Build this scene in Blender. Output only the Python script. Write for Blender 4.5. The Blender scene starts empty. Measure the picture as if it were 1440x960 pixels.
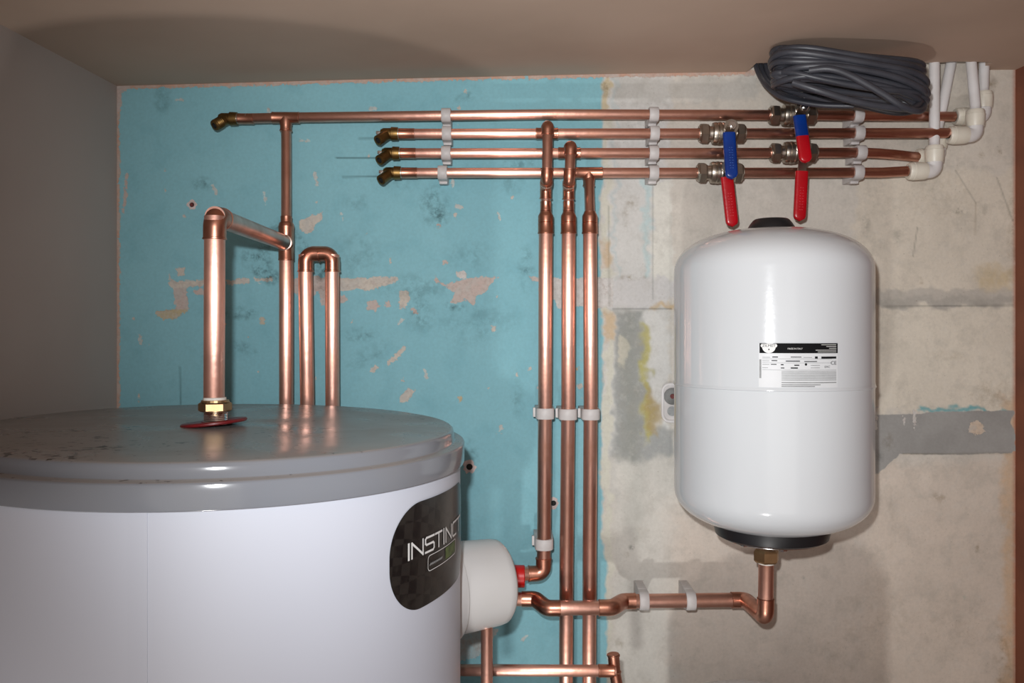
import bpy, bmesh, math, random
import numpy as np
from mathutils import Vector, Matrix, Quaternion

random.seed(7)
SC = bpy.context.scene
COL = SC.collection
F = 1162.0            # focal length in pixels of a 1440 wide frame
EYE = 1.70            # camera height above the floor
HOR = 466.0           # horizon row
WALL = 1.29           # distance of the back wall
PI = math.pi

# ------------------------------------------------------------------ camera, world, lamps, exposure
cam_d = bpy.data.cameras.new('camera')
cam = bpy.data.objects.new('camera', cam_d)
COL.objects.link(cam)
cam.location = (0, 0, EYE)
cam.rotation_euler = (PI / 2, 0, 0)
cam_d.sensor_width = 36.0
cam_d.lens = 36.0 * F / 1440.0
cam_d.shift_y = -(480.0 - HOR) / 1440.0
cam_d.clip_start = 0.01
SC.camera = cam

SC.view_settings.view_transform = 'Standard'
SC.view_settings.look = 'None'
SC.view_settings.gamma = 1.0
SC.view_settings.use_curve_mapping = False
SC.view_settings.exposure = 0.0

world = bpy.data.worlds.new('room_air')
SC.world = world
world.use_nodes = True
wb = world.node_tree.nodes['Background']
wb.inputs[0].default_value = (1.0, 0.93, 0.87, 1)
wb.inputs[1].default_value = 0.9

def area_lamp(name, loc, target, w, h, watts, col, spread=180):
    d = bpy.data.lights.new(name, 'AREA')
    d.shape = 'RECTANGLE'
    d.size = w
    d.size_y = h
    d.energy = watts
    d.color = col
    d.spread = math.radians(spread)
    o = bpy.data.objects.new(name, d)
    COL.objects.link(o)
    o.location = loc
    v = Vector(target) - Vector(loc)
    o.rotation_euler = v.to_track_quat('-Z', 'Y').to_euler()
    return o

# the camera's own flash just over the lens, and a work lamp standing low in front of the wall
fl = bpy.data.lights.new('camera_flash', 'SPOT')
fl.energy = 41.0
fl.color = (0.97, 0.985, 1.0)
fl.spot_size = math.radians(88)
fl.spot_blend = 1.0
fl.shadow_soft_size = 0.012
flo = bpy.data.objects.new('camera_flash', fl)
COL.objects.link(flo)
flo.location = (-0.034, 0.0, EYE + 0.072)
flo.rotation_euler = Vector((math.tan(math.radians(8)), 1.0, math.tan(math.radians(2)))).to_track_quat('-Z', 'Y').to_euler()
area_lamp('work_lamp', (-0.13, 0.02, 0.62), (0.35, WALL, EYE - 0.1), 0.06, 0.06, 5.0, (1.0, 0.98, 0.96))

# ------------------------------------------------------------------ small helpers
def at(px, py, d):
    return Vector(((px - 720.0) * d / F, d, EYE - (py - HOR) * d / F))

def lin(c):
    c = c / 255.0
    return c / 12.92 if c <= 0.04045 else ((c + 0.055) / 1.055) ** 2.4

def rgb(r, g, b):
    return (lin(r), lin(g), lin(b), 1.0)

def finish(name, bm, mat, smooth=True, angle=38):
    bmesh.ops.recalc_face_normals(bm, faces=bm.faces[:])
    me = bpy.data.meshes.new(name)
    bm.to_mesh(me)
    bm.free()
    if mat is not None:
        me.materials.append(mat)
    if smooth:
        me.polygons.foreach_set('use_smooth', [True] * len(me.polygons))
        me.set_sharp_from_angle(angle=math.radians(angle))
    o = bpy.data.objects.new(name, me)
    COL.objects.link(o)
    return o

def thing(name, label, cat, loc, group=None):
    o = bpy.data.objects.new(name, None)
    o.empty_display_size = 0.02
    COL.objects.link(o)
    o.location = loc
    o['label'] = label
    o['category'] = cat
    if group:
        o['group'] = group
    return o

def root_loc(o):
    v = Vector((0, 0, 0))
    while o is not None:
        v += Vector(o.location)
        o = o.parent
    return v

def part(name, bm, mat, parent, label=None, smooth=True, angle=38, local=False):
    """world-space mesh -> child of parent"""
    if not local:
        bmesh.ops.translate(bm, verts=bm.verts[:], vec=-root_loc(parent))
    o = finish(name, bm, mat, smooth, angle)
    o.parent = parent
    if label:
        o['label'] = label
    return o

def struct(name, bm, mat, label=None, smooth=False):
    o = finish(name, bm, mat, smooth)
    o['kind'] = 'structure'
    if label:
        o['label'] = label
    return o

def new():
    return bmesh.new()

def box(bm, c, s, bevel=0.0, rot=None, segs=2):
    r = bmesh.ops.create_cube(bm, size=1.0)
    vs = r['verts']
    for v in vs:
        v.co = Vector((v.co.x * s[0], v.co.y * s[1], v.co.z * s[2]))
    if bevel > 0:
        es = list({e for v in vs for e in v.link_edges})
        g = bmesh.ops.bevel(bm, geom=es, offset=bevel, segments=segs, affect='EDGES', profile=0.6)
        vs = list({v for f in g['faces'] for v in f.verts} | {v for v in vs if v.is_valid})
    for v in vs:
        if rot is not None:
            v.co = rot @ v.co
        v.co += Vector(c)
    return vs

def frame(axis):
    a = Vector(axis).normalized()
    h = Vector((0, 0, 1)) if abs(a.z) < 0.9 else Vector((0, 1, 0))
    u = a.cross(h).normalized()
    v = a.cross(u).normalized()
    return a, u, v

def lathe(bm, o, axis, prof, seg=28, phase=0.0, closed=False):
    """revolve (t, r) about the axis through o; r = 0 closes the end"""
    a, u, v = frame(axis)
    o = Vector(o)
    rings = []
    for t, r in prof:
        if r <= 1e-7:
            rings.append([bm.verts.new(o + a * t)])
        else:
            rings.append([bm.verts.new(o + a * t + (u * math.cos(phase + 2 * PI * k / seg) + v * math.sin(phase + 2 * PI * k / seg)) * r)
                          for k in range(seg)])
    pairs = list(zip(rings, rings[1:]))
    if closed:
        pairs.append((rings[-1], rings[0]))
    for A, B in pairs:
        if len(A) == 1 and len(B) == 1:
            continue
        for k in range(seg):
            k2 = (k + 1) % seg
            if len(A) == 1:
                bm.faces.new((A[0], B[k], B[k2]))
            elif len(B) == 1:
                bm.faces.new((A[k], B[0], A[k2]))
            else:
                bm.faces.new((A[k], B[k], B[k2], A[k2]))

def round_path(pts, br, n=8):
    pts = [Vector(p) for p in pts]
    out = [pts[0]]
    for i in range(1, len(pts) - 1):
        p0, p1, p2 = pts[i - 1], pts[i], pts[i + 1]
        d0 = (p0 - p1)
        d1 = (p2 - p1)
        l0, l1 = d0.length, d1.length
        d0.normalize()
        d1.normalize()
        ang = d0.angle(d1)
        if ang > PI - 0.02 or br <= 0:
            out.append(p1)
            continue
        t = min(br / math.tan(ang / 2), l0 * 0.49, l1 * 0.49)
        rr = t * math.tan(ang / 2)
        bis = (d0 + d1).normalized()
        c = p1 + bis * (rr / math.sin(ang / 2))
        a0 = p1 + d0 * t - c
        a1 = p1 + d1 * t - c
        ax = a0.cross(a1).normalized()
        tot = a0.angle(a1)
        for k in range(n + 1):
            out.append(c + Quaternion(ax, tot * k / n) @ a0)
    out.append(pts[-1])
    return out

def tube(bm, pts, r, seg=18, br=0.0, n=8, cap=True, closed=False):
    path = round_path(pts, br, n) if br > 0 else [Vector(p) for p in pts]
    m = len(path)
    tang = []
    for i in range(m):
        if closed:
            t = path[(i + 1) % m] - path[i - 1]
        else:
            t = path[min(i + 1, m - 1)] - path[max(i - 1, 0)]
        tang.append(t.normalized())
    _, u, _ = frame(tang[0])
    rings = []
    prev = tang[0]
    for i in range(m):
        q = prev.rotation_difference(tang[i])
        u = (q @ u)
        u = (u - tang[i] * u.dot(tang[i])).normalized()
        v = tang[i].cross(u)
        prev = tang[i]
        ri = r[i] if isinstance(r, (list, tuple)) else r
        rings.append([bm.verts.new(path[i] + (u * math.cos(2 * PI * k / seg) + v * math.sin(2 * PI * k / seg)) * ri) for k in range(seg)])
    rng = range(m if closed else m - 1)
    uvl = bm.loops.layers.uv.verify()
    for i in rng:
        A, B = rings[i], rings[(i + 1) % m]
        for k in range(seg):
            k2 = (k + 1) % seg
            f = bm.faces.new((A[k], A[k2], B[k2], B[k]))
            for lp, (uu, vv) in zip(f.loops, ((k, i), (k + 1, i), (k + 1, i + 1), (k, i + 1))):
                lp[uvl].uv = (uu / seg, vv * 0.1)
    if cap and not closed:
        bm.faces.new(rings[0][::-1])
        bm.faces.new(rings[-1])

def hexnut(bm, o, axis, length, r, phase=0.2):
    lathe(bm, o, axis, [(0, 0), (0, r * 0.84), (length * 0.16, r), (length * 0.84, r), (length, r * 0.84), (length, 0)], 6, phase)

# ------------------------------------------------------------------ materials
def mat(name, col, rough=0.5, metal=0.0, col2=None, nscale=8.0, bump=0.0, bscale=60.0, rough2=None, coat=0.0, detail=4.0, spec=None):
    m = bpy.data.materials.new(name)
    m.use_nodes = True
    nt = m.node_tree
    b = nt.nodes['Principled BSDF']
    b.inputs['Base Color'].default_value = col
    b.inputs['Roughness'].default_value = rough
    b.inputs['Metallic'].default_value = metal
    if coat:
        b.inputs['Coat Weight'].default_value = coat
        b.inputs['Coat Roughness'].default_value = 0.06
    if spec is not None:
        b.inputs['Specular IOR Level'].default_value = spec
    tc = nt.nodes.new('ShaderNodeTexCoord')
    if col2 is not None or rough2 is not None:
        n = nt.nodes.new('ShaderNodeTexNoise')
        n.inputs['Scale'].default_value = nscale
        n.inputs['Detail'].default_value = detail
        nt.links.new(tc.outputs['Object'], n.inputs['Vector'])
        rmp = nt.nodes.new('ShaderNodeMapRange')
        rmp.inputs['From Min'].default_value = 0.35
        rmp.inputs['From Max'].default_value = 0.68
        nt.links.new(n.outputs['Fac'], rmp.inputs['Value'])
        if col2 is not None:
            mx = nt.nodes.new('ShaderNodeMix')
            mx.data_type = 'RGBA'
            mx.inputs['A'].default_value = col
            mx.inputs['B'].default_value = col2
            nt.links.new(rmp.outputs['Result'], mx.inputs['Factor'])
            nt.links.new(mx.outputs['Result'], b.inputs['Base Color'])
        if rough2 is not None:
            mr = nt.nodes.new('ShaderNodeMapRange')
            mr.inputs['To Min'].default_value = rough
            mr.inputs['To Max'].default_value = rough2
            nt.links.new(rmp.outputs['Result'], mr.inputs['Value'])
            nt.links.new(mr.outputs['Result'], b.inputs['Roughness'])
    if bump > 0:
        n2 = nt.nodes.new('ShaderNodeTexNoise')
        n2.inputs['Scale'].default_value = bscale
        n2.inputs['Detail'].default_value = 3.0
        nt.links.new(tc.outputs['Object'], n2.inputs['Vector'])
        bp = nt.nodes.new('ShaderNodeBump')
        bp.inputs['Strength'].default_value = bump
        bp.inputs['Distance'].default_value = 0.002
        nt.links.new(n2.outputs['Fac'], bp.inputs['Height'])
        nt.links.new(bp.outputs['Normal'], b.inputs['Normal'])
    return m

M = {}
M['copper'] = mat('copper', (0.76, 0.43, 0.345, 1), 0.28, 1.0, (0.58, 0.30, 0.22, 1), 26, rough2=0.38, bump=0.06, bscale=90, detail=6)
def drawn(m, aniso, rot):
    """lengthwise drawing marks of a pipe: the sheen spreads across it"""
    nt = m.node_tree
    tg = nt.nodes.new('ShaderNodeTangent')
    tg.direction_type = 'UV_MAP'
    b = nt.nodes['Principled BSDF']
    b.inputs['Anisotropic'].default_value = aniso
    b.inputs['Anisotropic Rotation'].default_value = rot
    nt.links.new(tg.outputs['Tangent'], b.inputs['Tangent'])
drawn(M['copper'], 0.82, 0.0)
M['fitting'] = mat('copper_fitting', (0.64, 0.31, 0.22, 1), 0.28, 1.0, (0.46, 0.20, 0.13, 1), 40, rough2=0.44, bump=0.05, bscale=120)
M['solder'] = mat('solder', (0.78, 0.74, 0.68, 1), 0.3, 1.0)
M['flux'] = mat('burnt_flux', (0.10, 0.045, 0.03, 1), 0.6, 0.3)
M['brass'] = mat('aged_brass', (0.27, 0.165, 0.06, 1), 0.42, 1.0, (0.15, 0.085, 0.03, 1), 60, rough2=0.5)
M['bright_brass'] = mat('bright_brass', (0.52, 0.35, 0.19, 1), 0.42, 1.0, (0.42, 0.27, 0.14, 1), 40)
M['nickel'] = mat('nickel', (0.50, 0.45, 0.39, 1), 0.28, 1.0, (0.36, 0.31, 0.26, 1), 50, rough2=0.4)
M['chrome'] = mat('chrome', (0.80, 0.80, 0.80, 1), 0.12, 1.0, rough2=0.2, nscale=30)
M['bore'] = mat('dark_bore', (0.01, 0.009, 0.008, 1), 0.8)
M['clip'] = mat('clip_plastic', rgb(205, 200, 198), 0.5, 0.0, rgb(190, 185, 183), 40)
M['white_plastic'] = mat('white_pipe_plastic', rgb(222, 220, 220), 0.35, 0.0, rgb(208, 204, 202), 20)
M['cream_plastic'] = mat('cream_fitting_plastic', rgb(224, 218, 204), 0.38, 0.0, rgb(210, 203, 188), 30)
M['cable'] = mat('grey_cable_sheath', rgb(64, 65, 72), 0.42, 0.0, rgb(50, 51, 58), 20)
M['blue_sleeve'] = mat('blue_vinyl', rgb(8, 52, 132), 0.3, 0.0, rgb(6, 42, 112), 30, bump=0.1, bscale=200)
M['red_sleeve'] = mat('red_vinyl', rgb(184, 6, 24), 0.3, 0.0, rgb(164, 5, 20), 30, bump=0.1, bscale=200)
M['red_plastic'] = mat('red_plastic', rgb(122, 26, 30), 0.4, 0.0, rgb(104, 20, 24), 30)
M['red_mark'] = mat('worn_red_marking', rgb(214, 60, 72), 0.5, 0.0, rgb(190, 40, 52), 60)
M['blue_mark'] = mat('worn_blue_marking', rgb(52, 96, 168), 0.5, 0.0, rgb(36, 78, 148), 60)
M['bright_red'] = mat('bright_red_plastic', rgb(205, 18, 16), 0.4, 0.0, rgb(185, 14, 14), 30)
M['enamel'] = mat('white_enamel', rgb(209, 213, 216), 0.12, 0.0, rgb(208, 211, 214), 5, bump=0.035, bscale=170)
M['casing'] = mat('white_casing', rgb(197, 201, 212), 0.42, 0.0, rgb(194, 198, 209), 3)
M['boss'] = mat('white_cap_plastic', rgb(208, 207, 206), 0.35, 0.0, rgb(203, 202, 200), 10)
M['rubber'] = mat('black_rubber', rgb(30, 30, 33), 0.4, 0.0, rgb(24, 24, 26), 20)
M['tape'] = mat('white_thread_tape', rgb(225, 222, 215), 0.6, 0.0, rgb(205, 200, 190), 60)
M['print_white'] = mat('white_print', rgb(226, 226, 224), 0.5, 0.0, rgb(214, 214, 212), 60)
M['print_black'] = mat('black_print', rgb(14, 14, 16), 0.75, 0.0, rgb(18, 18, 20), 60, spec=0.15)
M['label_paper'] = mat('label_paper', rgb(216, 218, 220), 0.4, 0.0, rgb(212, 214, 216), 60, spec=0.3)
M['washer_grey'] = mat('dull_grey_steel', rgb(120, 120, 118), 0.6, 0.2, rgb(100, 100, 98), 80)
M['print_grey'] = mat('grey_print', rgb(150, 152, 152), 0.5, 0.0, rgb(132, 134, 134), 200)
M['print_pale'] = mat('pale_print', rgb(196, 198, 198), 0.5, 0.0, rgb(186, 188, 188), 300)
M['print_green'] = mat('green_print', rgb(84, 104, 48), 0.45, 0.0, rgb(56, 70, 34), 120)
M['plaster_ceiling'] = mat('ceiling_plaster', rgb(190, 165, 147), 0.85, 0.0, rgb(175, 150, 132), 3.0, bump=0.25, bscale=14)
M['plaster_left'] = mat('left_wall_plaster', rgb(182, 169, 162), 0.9, 0.0, rgb(172, 158, 151), 2.5, bump=0.2, bscale=20)
M['wood'] = mat('brown_board', rgb(132, 78, 56), 0.7, 0.0, rgb(108, 62, 46), 9.0, bump=0.3, bscale=50)
M['floor'] = mat('floor_boards', rgb(150, 120, 92), 0.7, 0.0, rgb(130, 100, 74), 5.0)
M['void'] = mat('floor_void', rgb(70, 58, 48), 0.9, 0.0, rgb(56, 46, 38), 6.0)
M['plug'] = mat('wall_plug', rgb(110, 40, 36), 0.6, 0.0, rgb(60, 24, 24), 300)
M['filler'] = mat('crumbled_plaster', rgb(215, 200, 196), 0.9, 0.0, rgb(190, 170, 165), 150, bump=0.4, bscale=300)

def badge_material():
    m = bpy.data.materials.new('carbon_print')
    m.use_nodes = True
    nt = m.node_tree
    b = nt.nodes['Principled BSDF']
    tc = nt.nodes.new('ShaderNodeTexCoord')
    mp = nt.nodes.new('ShaderNodeMapping')
    mp.inputs['Rotation'].default_value = (0.6, 0.5, 0.78)
    ck = nt.nodes.new('ShaderNodeTexChecker')
    ck.inputs['Scale'].default_value = 80
    ck.inputs['Color1'].default_value = rgb(38, 36, 34)
    ck.inputs['Color2'].default_value = rgb(22, 21, 21)
    n = nt.nodes.new('ShaderNodeTexNoise')
    n.inputs['Scale'].default_value = 60
    mx = nt.nodes.new('ShaderNodeMix')
    mx.data_type = 'RGBA'
    mx.inputs['B'].default_value = rgb(46, 44, 40)
    nt.links.new(tc.outputs['Object'], mp.inputs['Vector'])
    nt.links.new(mp.outputs['Vector'], ck.inputs['Vector'])
    nt.links.new(tc.outputs['Object'], n.inputs['Vector'])
    mr = nt.nodes.new('ShaderNodeMapRange')
    mr.inputs['From Min'].default_value = 0.45
    mr.inputs['From Max'].default_value = 0.75
    mr.inputs['To Max'].default_value = 0.7
    nt.links.new(n.outputs['Fac'], mr.inputs['Value'])
    nt.links.new(mr.outputs['Result'], mx.inputs['Factor'])
    nt.links.new(ck.outputs['Color'], mx.inputs['A'])
    nt.links.new(mx.outputs['Result'], b.inputs['Base Color'])
    b.inputs['Roughness'].default_value = 0.28
    return m
M['badge'] = badge_material()

def lid_material():
    m = bpy.data.materials.new('grey_lid_plastic')
    m.use_nodes = True
    nt = m.node_tree
    b = nt.nodes['Principled BSDF']
    b.inputs['Specular IOR Level'].default_value = 0.42
    tc = nt.nodes.new('ShaderNodeTexCoord')
    n = nt.nodes.new('ShaderNodeTexNoise')          # smears of dust
    n.inputs['Scale'].default_value = 9
    n.inputs['Detail'].default_value = 6
    n.inputs['Distortion'].default_value = 0.8
    n2 = nt.nodes.new('ShaderNodeTexNoise')         # specks of swarf
    n2.inputs['Scale'].default_value = 130
    n2.inputs['Detail'].default_value = 3
    n3 = nt.nodes.new('ShaderNodeTexNoise')         # where specks gather
    n3.inputs['Scale'].default_value = 11
    for k in (n, n2, n3):
        nt.links.new(tc.outputs['Object'], k.inputs['Vector'])
    geo = nt.nodes.new('ShaderNodeNewGeometry')
    sep = nt.nodes.new('ShaderNodeSeparateXYZ')
    nt.links.new(geo.outputs['Normal'], sep.inputs['Vector'])
    top = nt.nodes.new('ShaderNodeMapRange')
    top.inputs['From Min'].default_value = 0.7
    top.inputs['From Max'].default_value = 0.98
    nt.links.new(sep.outputs['Z'], top.inputs['Value'])
    a = nt.nodes.new('ShaderNodeMath'); a.operation = 'ADD'
    nt.links.new(n2.outputs['Fac'], a.inputs[0])
    s3 = nt.nodes.new('ShaderNodeMath'); s3.operation = 'MULTIPLY'; s3.inputs[1].default_value = 0.55
    nt.links.new(n3.outputs['Fac'], s3.inputs[0])
    nt.links.new(s3.outputs[0], a.inputs[1])
    thr = nt.nodes.new('ShaderNodeMapRange')
    thr.inputs['From Min'].default_value = 0.93
    thr.inputs['From Max'].default_value = 1.00
    nt.links.new(a.outputs[0], thr.inputs['Value'])
    sp = nt.nodes.new('ShaderNodeMath'); sp.operation = 'MULTIPLY'
    nt.links.new(thr.outputs['Result'], sp.inputs[0])
    nt.links.new(top.outputs['Result'], sp.inputs[1])
    mx = nt.nodes.new('ShaderNodeMix'); mx.data_type = 'RGBA'
    mx.inputs['A'].default_value = rgb(120, 125, 134)
    mx.inputs['B'].default_value = rgb(128, 128, 130)
    nt.links.new(n.outputs['Fac'], mx.inputs['Factor'])
    mx2 = nt.nodes.new('ShaderNodeMix'); mx2.data_type = 'RGBA'
    mx2.inputs['B'].default_value = rgb(58, 54, 50)
    nt.links.new(mx.outputs['Result'], mx2.inputs['A'])
    nt.links.new(sp.outputs[0], mx2.inputs['Factor'])
    # a thin film of plaster dust on the flat top
    mx3 = nt.nodes.new('ShaderNodeMix'); mx3.data_type = 'RGBA'
    mx3.inputs['B'].default_value = rgb(150, 140, 130)
    fd_ = nt.nodes.new('ShaderNodeMath'); fd_.operation = 'MULTIPLY'; fd_.inputs[1].default_value = 0.6
    nt.links.new(top.outputs['Result'], fd_.inputs[0])
    nt.links.new(fd_.outputs[0], mx3.inputs['Factor'])
    nt.links.new(mx.outputs['Result'], mx3.inputs['A'])
    nt.links.new(mx3.outputs['Result'], mx2.inputs['A'])
    nt.links.new(mx2.outputs['Result'], b.inputs['Base Color'])
    rr = nt.nodes.new('ShaderNodeMapRange')
    rr.inputs['From Min'].default_value = 0.3
    rr.inputs['From Max'].default_value = 0.75
    rr.inputs['To Min'].default_value = 0.20
    rr.inputs['To Max'].default_value = 0.42
    nt.links.new(n.outputs['Fac'], rr.inputs['Value'])
    mrr = nt.nodes.new('ShaderNodeMix')
    mrr.inputs['A'].default_value = 0.13
    nt.links.new(top.outputs['Result'], mrr.inputs['Factor'])
    nt.links.new(rr.outputs['Result'], mrr.inputs['B'])
    nt.links.new(mrr.outputs['Result'], b.inputs['Roughness'])
    nb = nt.nodes.new('ShaderNodeTexNoise')
    nb.inputs['Scale'].default_value = 28
    nb.inputs['Detail'].default_value = 2
    nt.links.new(tc.outputs['Object'], nb.inputs['Vector'])
    bp = nt.nodes.new('ShaderNodeBump')
    bp.inputs['Strength'].default_value = 0.10
    bp.inputs['Distance'].default_value = 0.002
    nt.links.new(nb.outputs['Fac'], bp.inputs['Height'])
    nt.links.new(bp.outputs['Normal'], b.inputs['Normal'])
    return m
M['lid'] = lid_material()

# ------------------------------------------------------------------ the back wall: worn paint
def sd_poly(X, Y, poly):
    """signed distance, positive inside, in pixels of the wall plane"""
    P = np.array(poly, float)
    n = len(P)
    d = np.full(X.shape, 1e9)
    inside = np.zeros(X.shape, bool)
    for i in range(n):
        x0, y0 = P[i]
        x1, y1 = P[(i + 1) % n]
        ex, ey = x1 - x0, y1 - y0
        t = np.clip(((X - x0) * ex + (Y - y0) * ey) / (ex * ex + ey * ey + 1e-9), 0, 1)
        d = np.minimum(d, np.hypot(X - x0 - t * ex, Y - y0 - t * ey))
        c = (y0 > Y) != (y1 > Y)
        xi = x0 + (Y - y0) / (ey if abs(ey) > 1e-9 else 1e-9) * ex
        inside ^= c & (X < xi)
    return np.where(inside, d, -d)

def rc(x0, y0, x1, y1):
    return [(x0, y0), (x1, y0), (x1, y1), (x0, y1)]

def smooth(a, lo, hi):
    t = np.clip((a - lo) / (hi - lo), 0, 1)
    return t * t * (3 - 2 * t)

def C3(r, g, b):
    return np.array([lin(r), lin(g), lin(b)])

def build_wall():
    gx = np.concatenate([np.arange(150, 1446, 2.0)])
    gy = np.concatenate([np.arange(60, 1010, 2.0), np.arange(1010, 2010, 60.0), [2010.0]])
    nx, ny = len(gx), len(gy)
    X, Y = np.meshgrid(gx, gy)
    co = np.stack([(X - 720) * WALL / F, np.full_like(X, WALL), EYE - (Y - HOR) * WALL / F], -1).reshape(-1, 3)
    rng = np.random.default_rng(3)

    def vnoise(scale, seed):
        r = np.random.default_rng(seed)
        w, h = int(1500 / scale) + 4, int(2100 / scale) + 4
        g = r.random((h, w))
        fx, fy = (X - 100) / scale, Y / scale
        ix, iy = fx.astype(int), fy.astype(int)
        tx, ty = fx - ix, fy - iy
        tx, ty = tx * tx * (3 - 2 * tx), ty * ty * (3 - 2 * ty)
        return (g[iy, ix] * (1 - tx) + g[iy, ix + 1] * tx) * (1 - ty) + (g[iy + 1, ix] * (1 - tx) + g[iy + 1, ix + 1] * tx) * ty

    N60, N25, N10, N5 = vnoise(60, 1), vnoise(25, 2), vnoise(10, 3), vnoise(5, 9)
    WX = X + (N25 - 0.5) * 12 + (N10 - 0.5) * 8 + (N5 - 0.5) * 6
    WY = Y + (vnoise(25, 5) - 0.5) * 12 + (vnoise(10, 6) - 0.5) * 8 + (vnoise(5, 8) - 0.5) * 6

    base = np.zeros(X.shape + (3,))
    base[:] = C3(206, 200, 190)

    def paint(poly, col, soft=3.0, amt=1.0, warp=True):
        s = sd_poly(WX if warp else X, WY if warp else Y, poly)
        w = (smooth(s, -soft, soft) * amt)[..., None]
        base[:] = base * (1 - w) + np.array(col) * w

    # panels of old paint on the right half
    paint(rc(846, 60, 943, 640), C3(208, 207, 203), 4)
    paint(rc(1203, 240, 1440, 404), C3(214, 205, 190), 5)
    paint(rc(1040, 60, 1440, 240), C3(208, 200, 188), 14)
    paint(rc(1203, 430, 1440, 580), C3(217, 209, 194), 5)
    paint(rc(862, 108, 1062, 142), C3(186, 184, 178), 5, 0.7)
    paint(rc(918, 255, 944, 400), C3(216, 214, 205), 3)
    paint(rc(905, 250, 913, 420), C3(178, 204, 206), 4, 0.7)
    paint(rc(864, 60, 868, 430), C3(176, 192, 194), 3, 0.6)
    # filled slots where shelves used to be
    paint(rc(852, 392, 946, 433), C3(204, 202, 200), 2)
    paint(rc(1224, 402, 1428, 431), C3(186, 180, 170), 3, 0.8)
    paint(rc(1232, 416, 1424, 431), C3(166, 162, 154), 4, 0.6)
    paint(rc(1375, 380, 1425, 402), C3(196, 174, 130), 10, 0.6)
    # grey skim below, with mould and a yellow run
    paint([(862, 437), (905, 437), (912, 520), (922, 600), (950, 600), (950, 640), (935, 655), (925, 700), (890, 720), (862, 700)], C3(160, 162, 160), 6, 0.95)
    paint([(870, 470), (880, 468), (886, 490), (880, 512), (868, 508)], C3(212, 206, 190), 2)
    paint([(905, 455), (920, 470), (912, 520), (914, 560), (918, 600), (908, 625), (902, 600), (903, 540), (900, 500)], C3(184, 176, 104), 5, 0.9)
    paint([(906, 540), (922, 560), (930, 590), (924, 612), (912, 610), (908, 580)], C3(168, 146, 96), 7, 0.75)
    paint([(868, 440), (900, 438), (902, 600), (890, 690), (872, 640)], C3(128, 130, 118), 16, 0.45)
    paint(rc(862, 646, 952, 960), C3(206, 203, 195), 10)
    paint([(880, 655), (905, 650), (900, 760), (884, 740)], C3(186, 186, 178), 12, 0.6)
    paint(rc(915, 430, 950, 437), C3(196, 160, 96), 3, 0.6)
    # lower right: bare, pinkish cream
    paint(rc(946, 720, 1440, 2100), C3(206, 194, 182), 30, 0.9)
    paint(rc(1222, 650, 1440, 1000), C3(211, 198, 184), 14, 0.8)
    paint(rc(1412, 560, 1446, 1000), C3(206, 170, 130), 8, 0.6)
    paint(rc(1425, 90, 1446, 1000), C3(176, 112, 88), 3, 0.8, False)
    # the lower left behind the cylinder
    mott = (0.93 + 0.14 * N60)[..., None] * (0.965 + 0.07 * N25)[..., None]
    base *= mott

    blue = sd_poly(0.6 * X + 0.4 * WX, Y, [(100, -100), (846, -100), (848, 240), (842, 330), (846, 420), (846, 760), (853, 800), (853, 2200), (100, 2200)])
    # cream seam strip beside the blue, with yellowed filler at its head
    s = sd_poly(WX, WY, rc(848, 60, 860, 960))
    w = smooth(s, -2, 3)[..., None]
    strip = C3(206, 204, 190) * (1 - 0.5 * smooth(sd_poly(WX, WY, rc(846, 90, 862, 170)), -8, 4)[..., None]) + C3(190, 165, 110) * 0.5 * smooth(sd_poly(WX, WY, rc(846, 90, 862, 170)), -8, 4)[..., None]
    base[:] = base * (1 - w) + strip * w
    for p in [rc(846, 440, 860, 480), rc(846, 340, 858, 372)]:
        w = (smooth(sd_poly(WX, WY, p), -5, 4) * 0.6)[..., None]
        base[:] = base * (1 - w) + C3(196, 158, 112) * w

    # grey cement band on the right
    grey = sd_poly(WX, Y, [(1200, 584), (1290, 582), (1300, 579), (1427, 577), (1427, 637), (1340, 639), (1270, 638), (1250, 650), (1232, 666), (1200, 668)])

    # bare plaster where the paint has come away: (polygon, colour)
    PK, WH, YE, CR = C3(194, 176, 168), C3(208, 204, 200), C3(186, 172, 138), C3(202, 193, 181)
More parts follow.
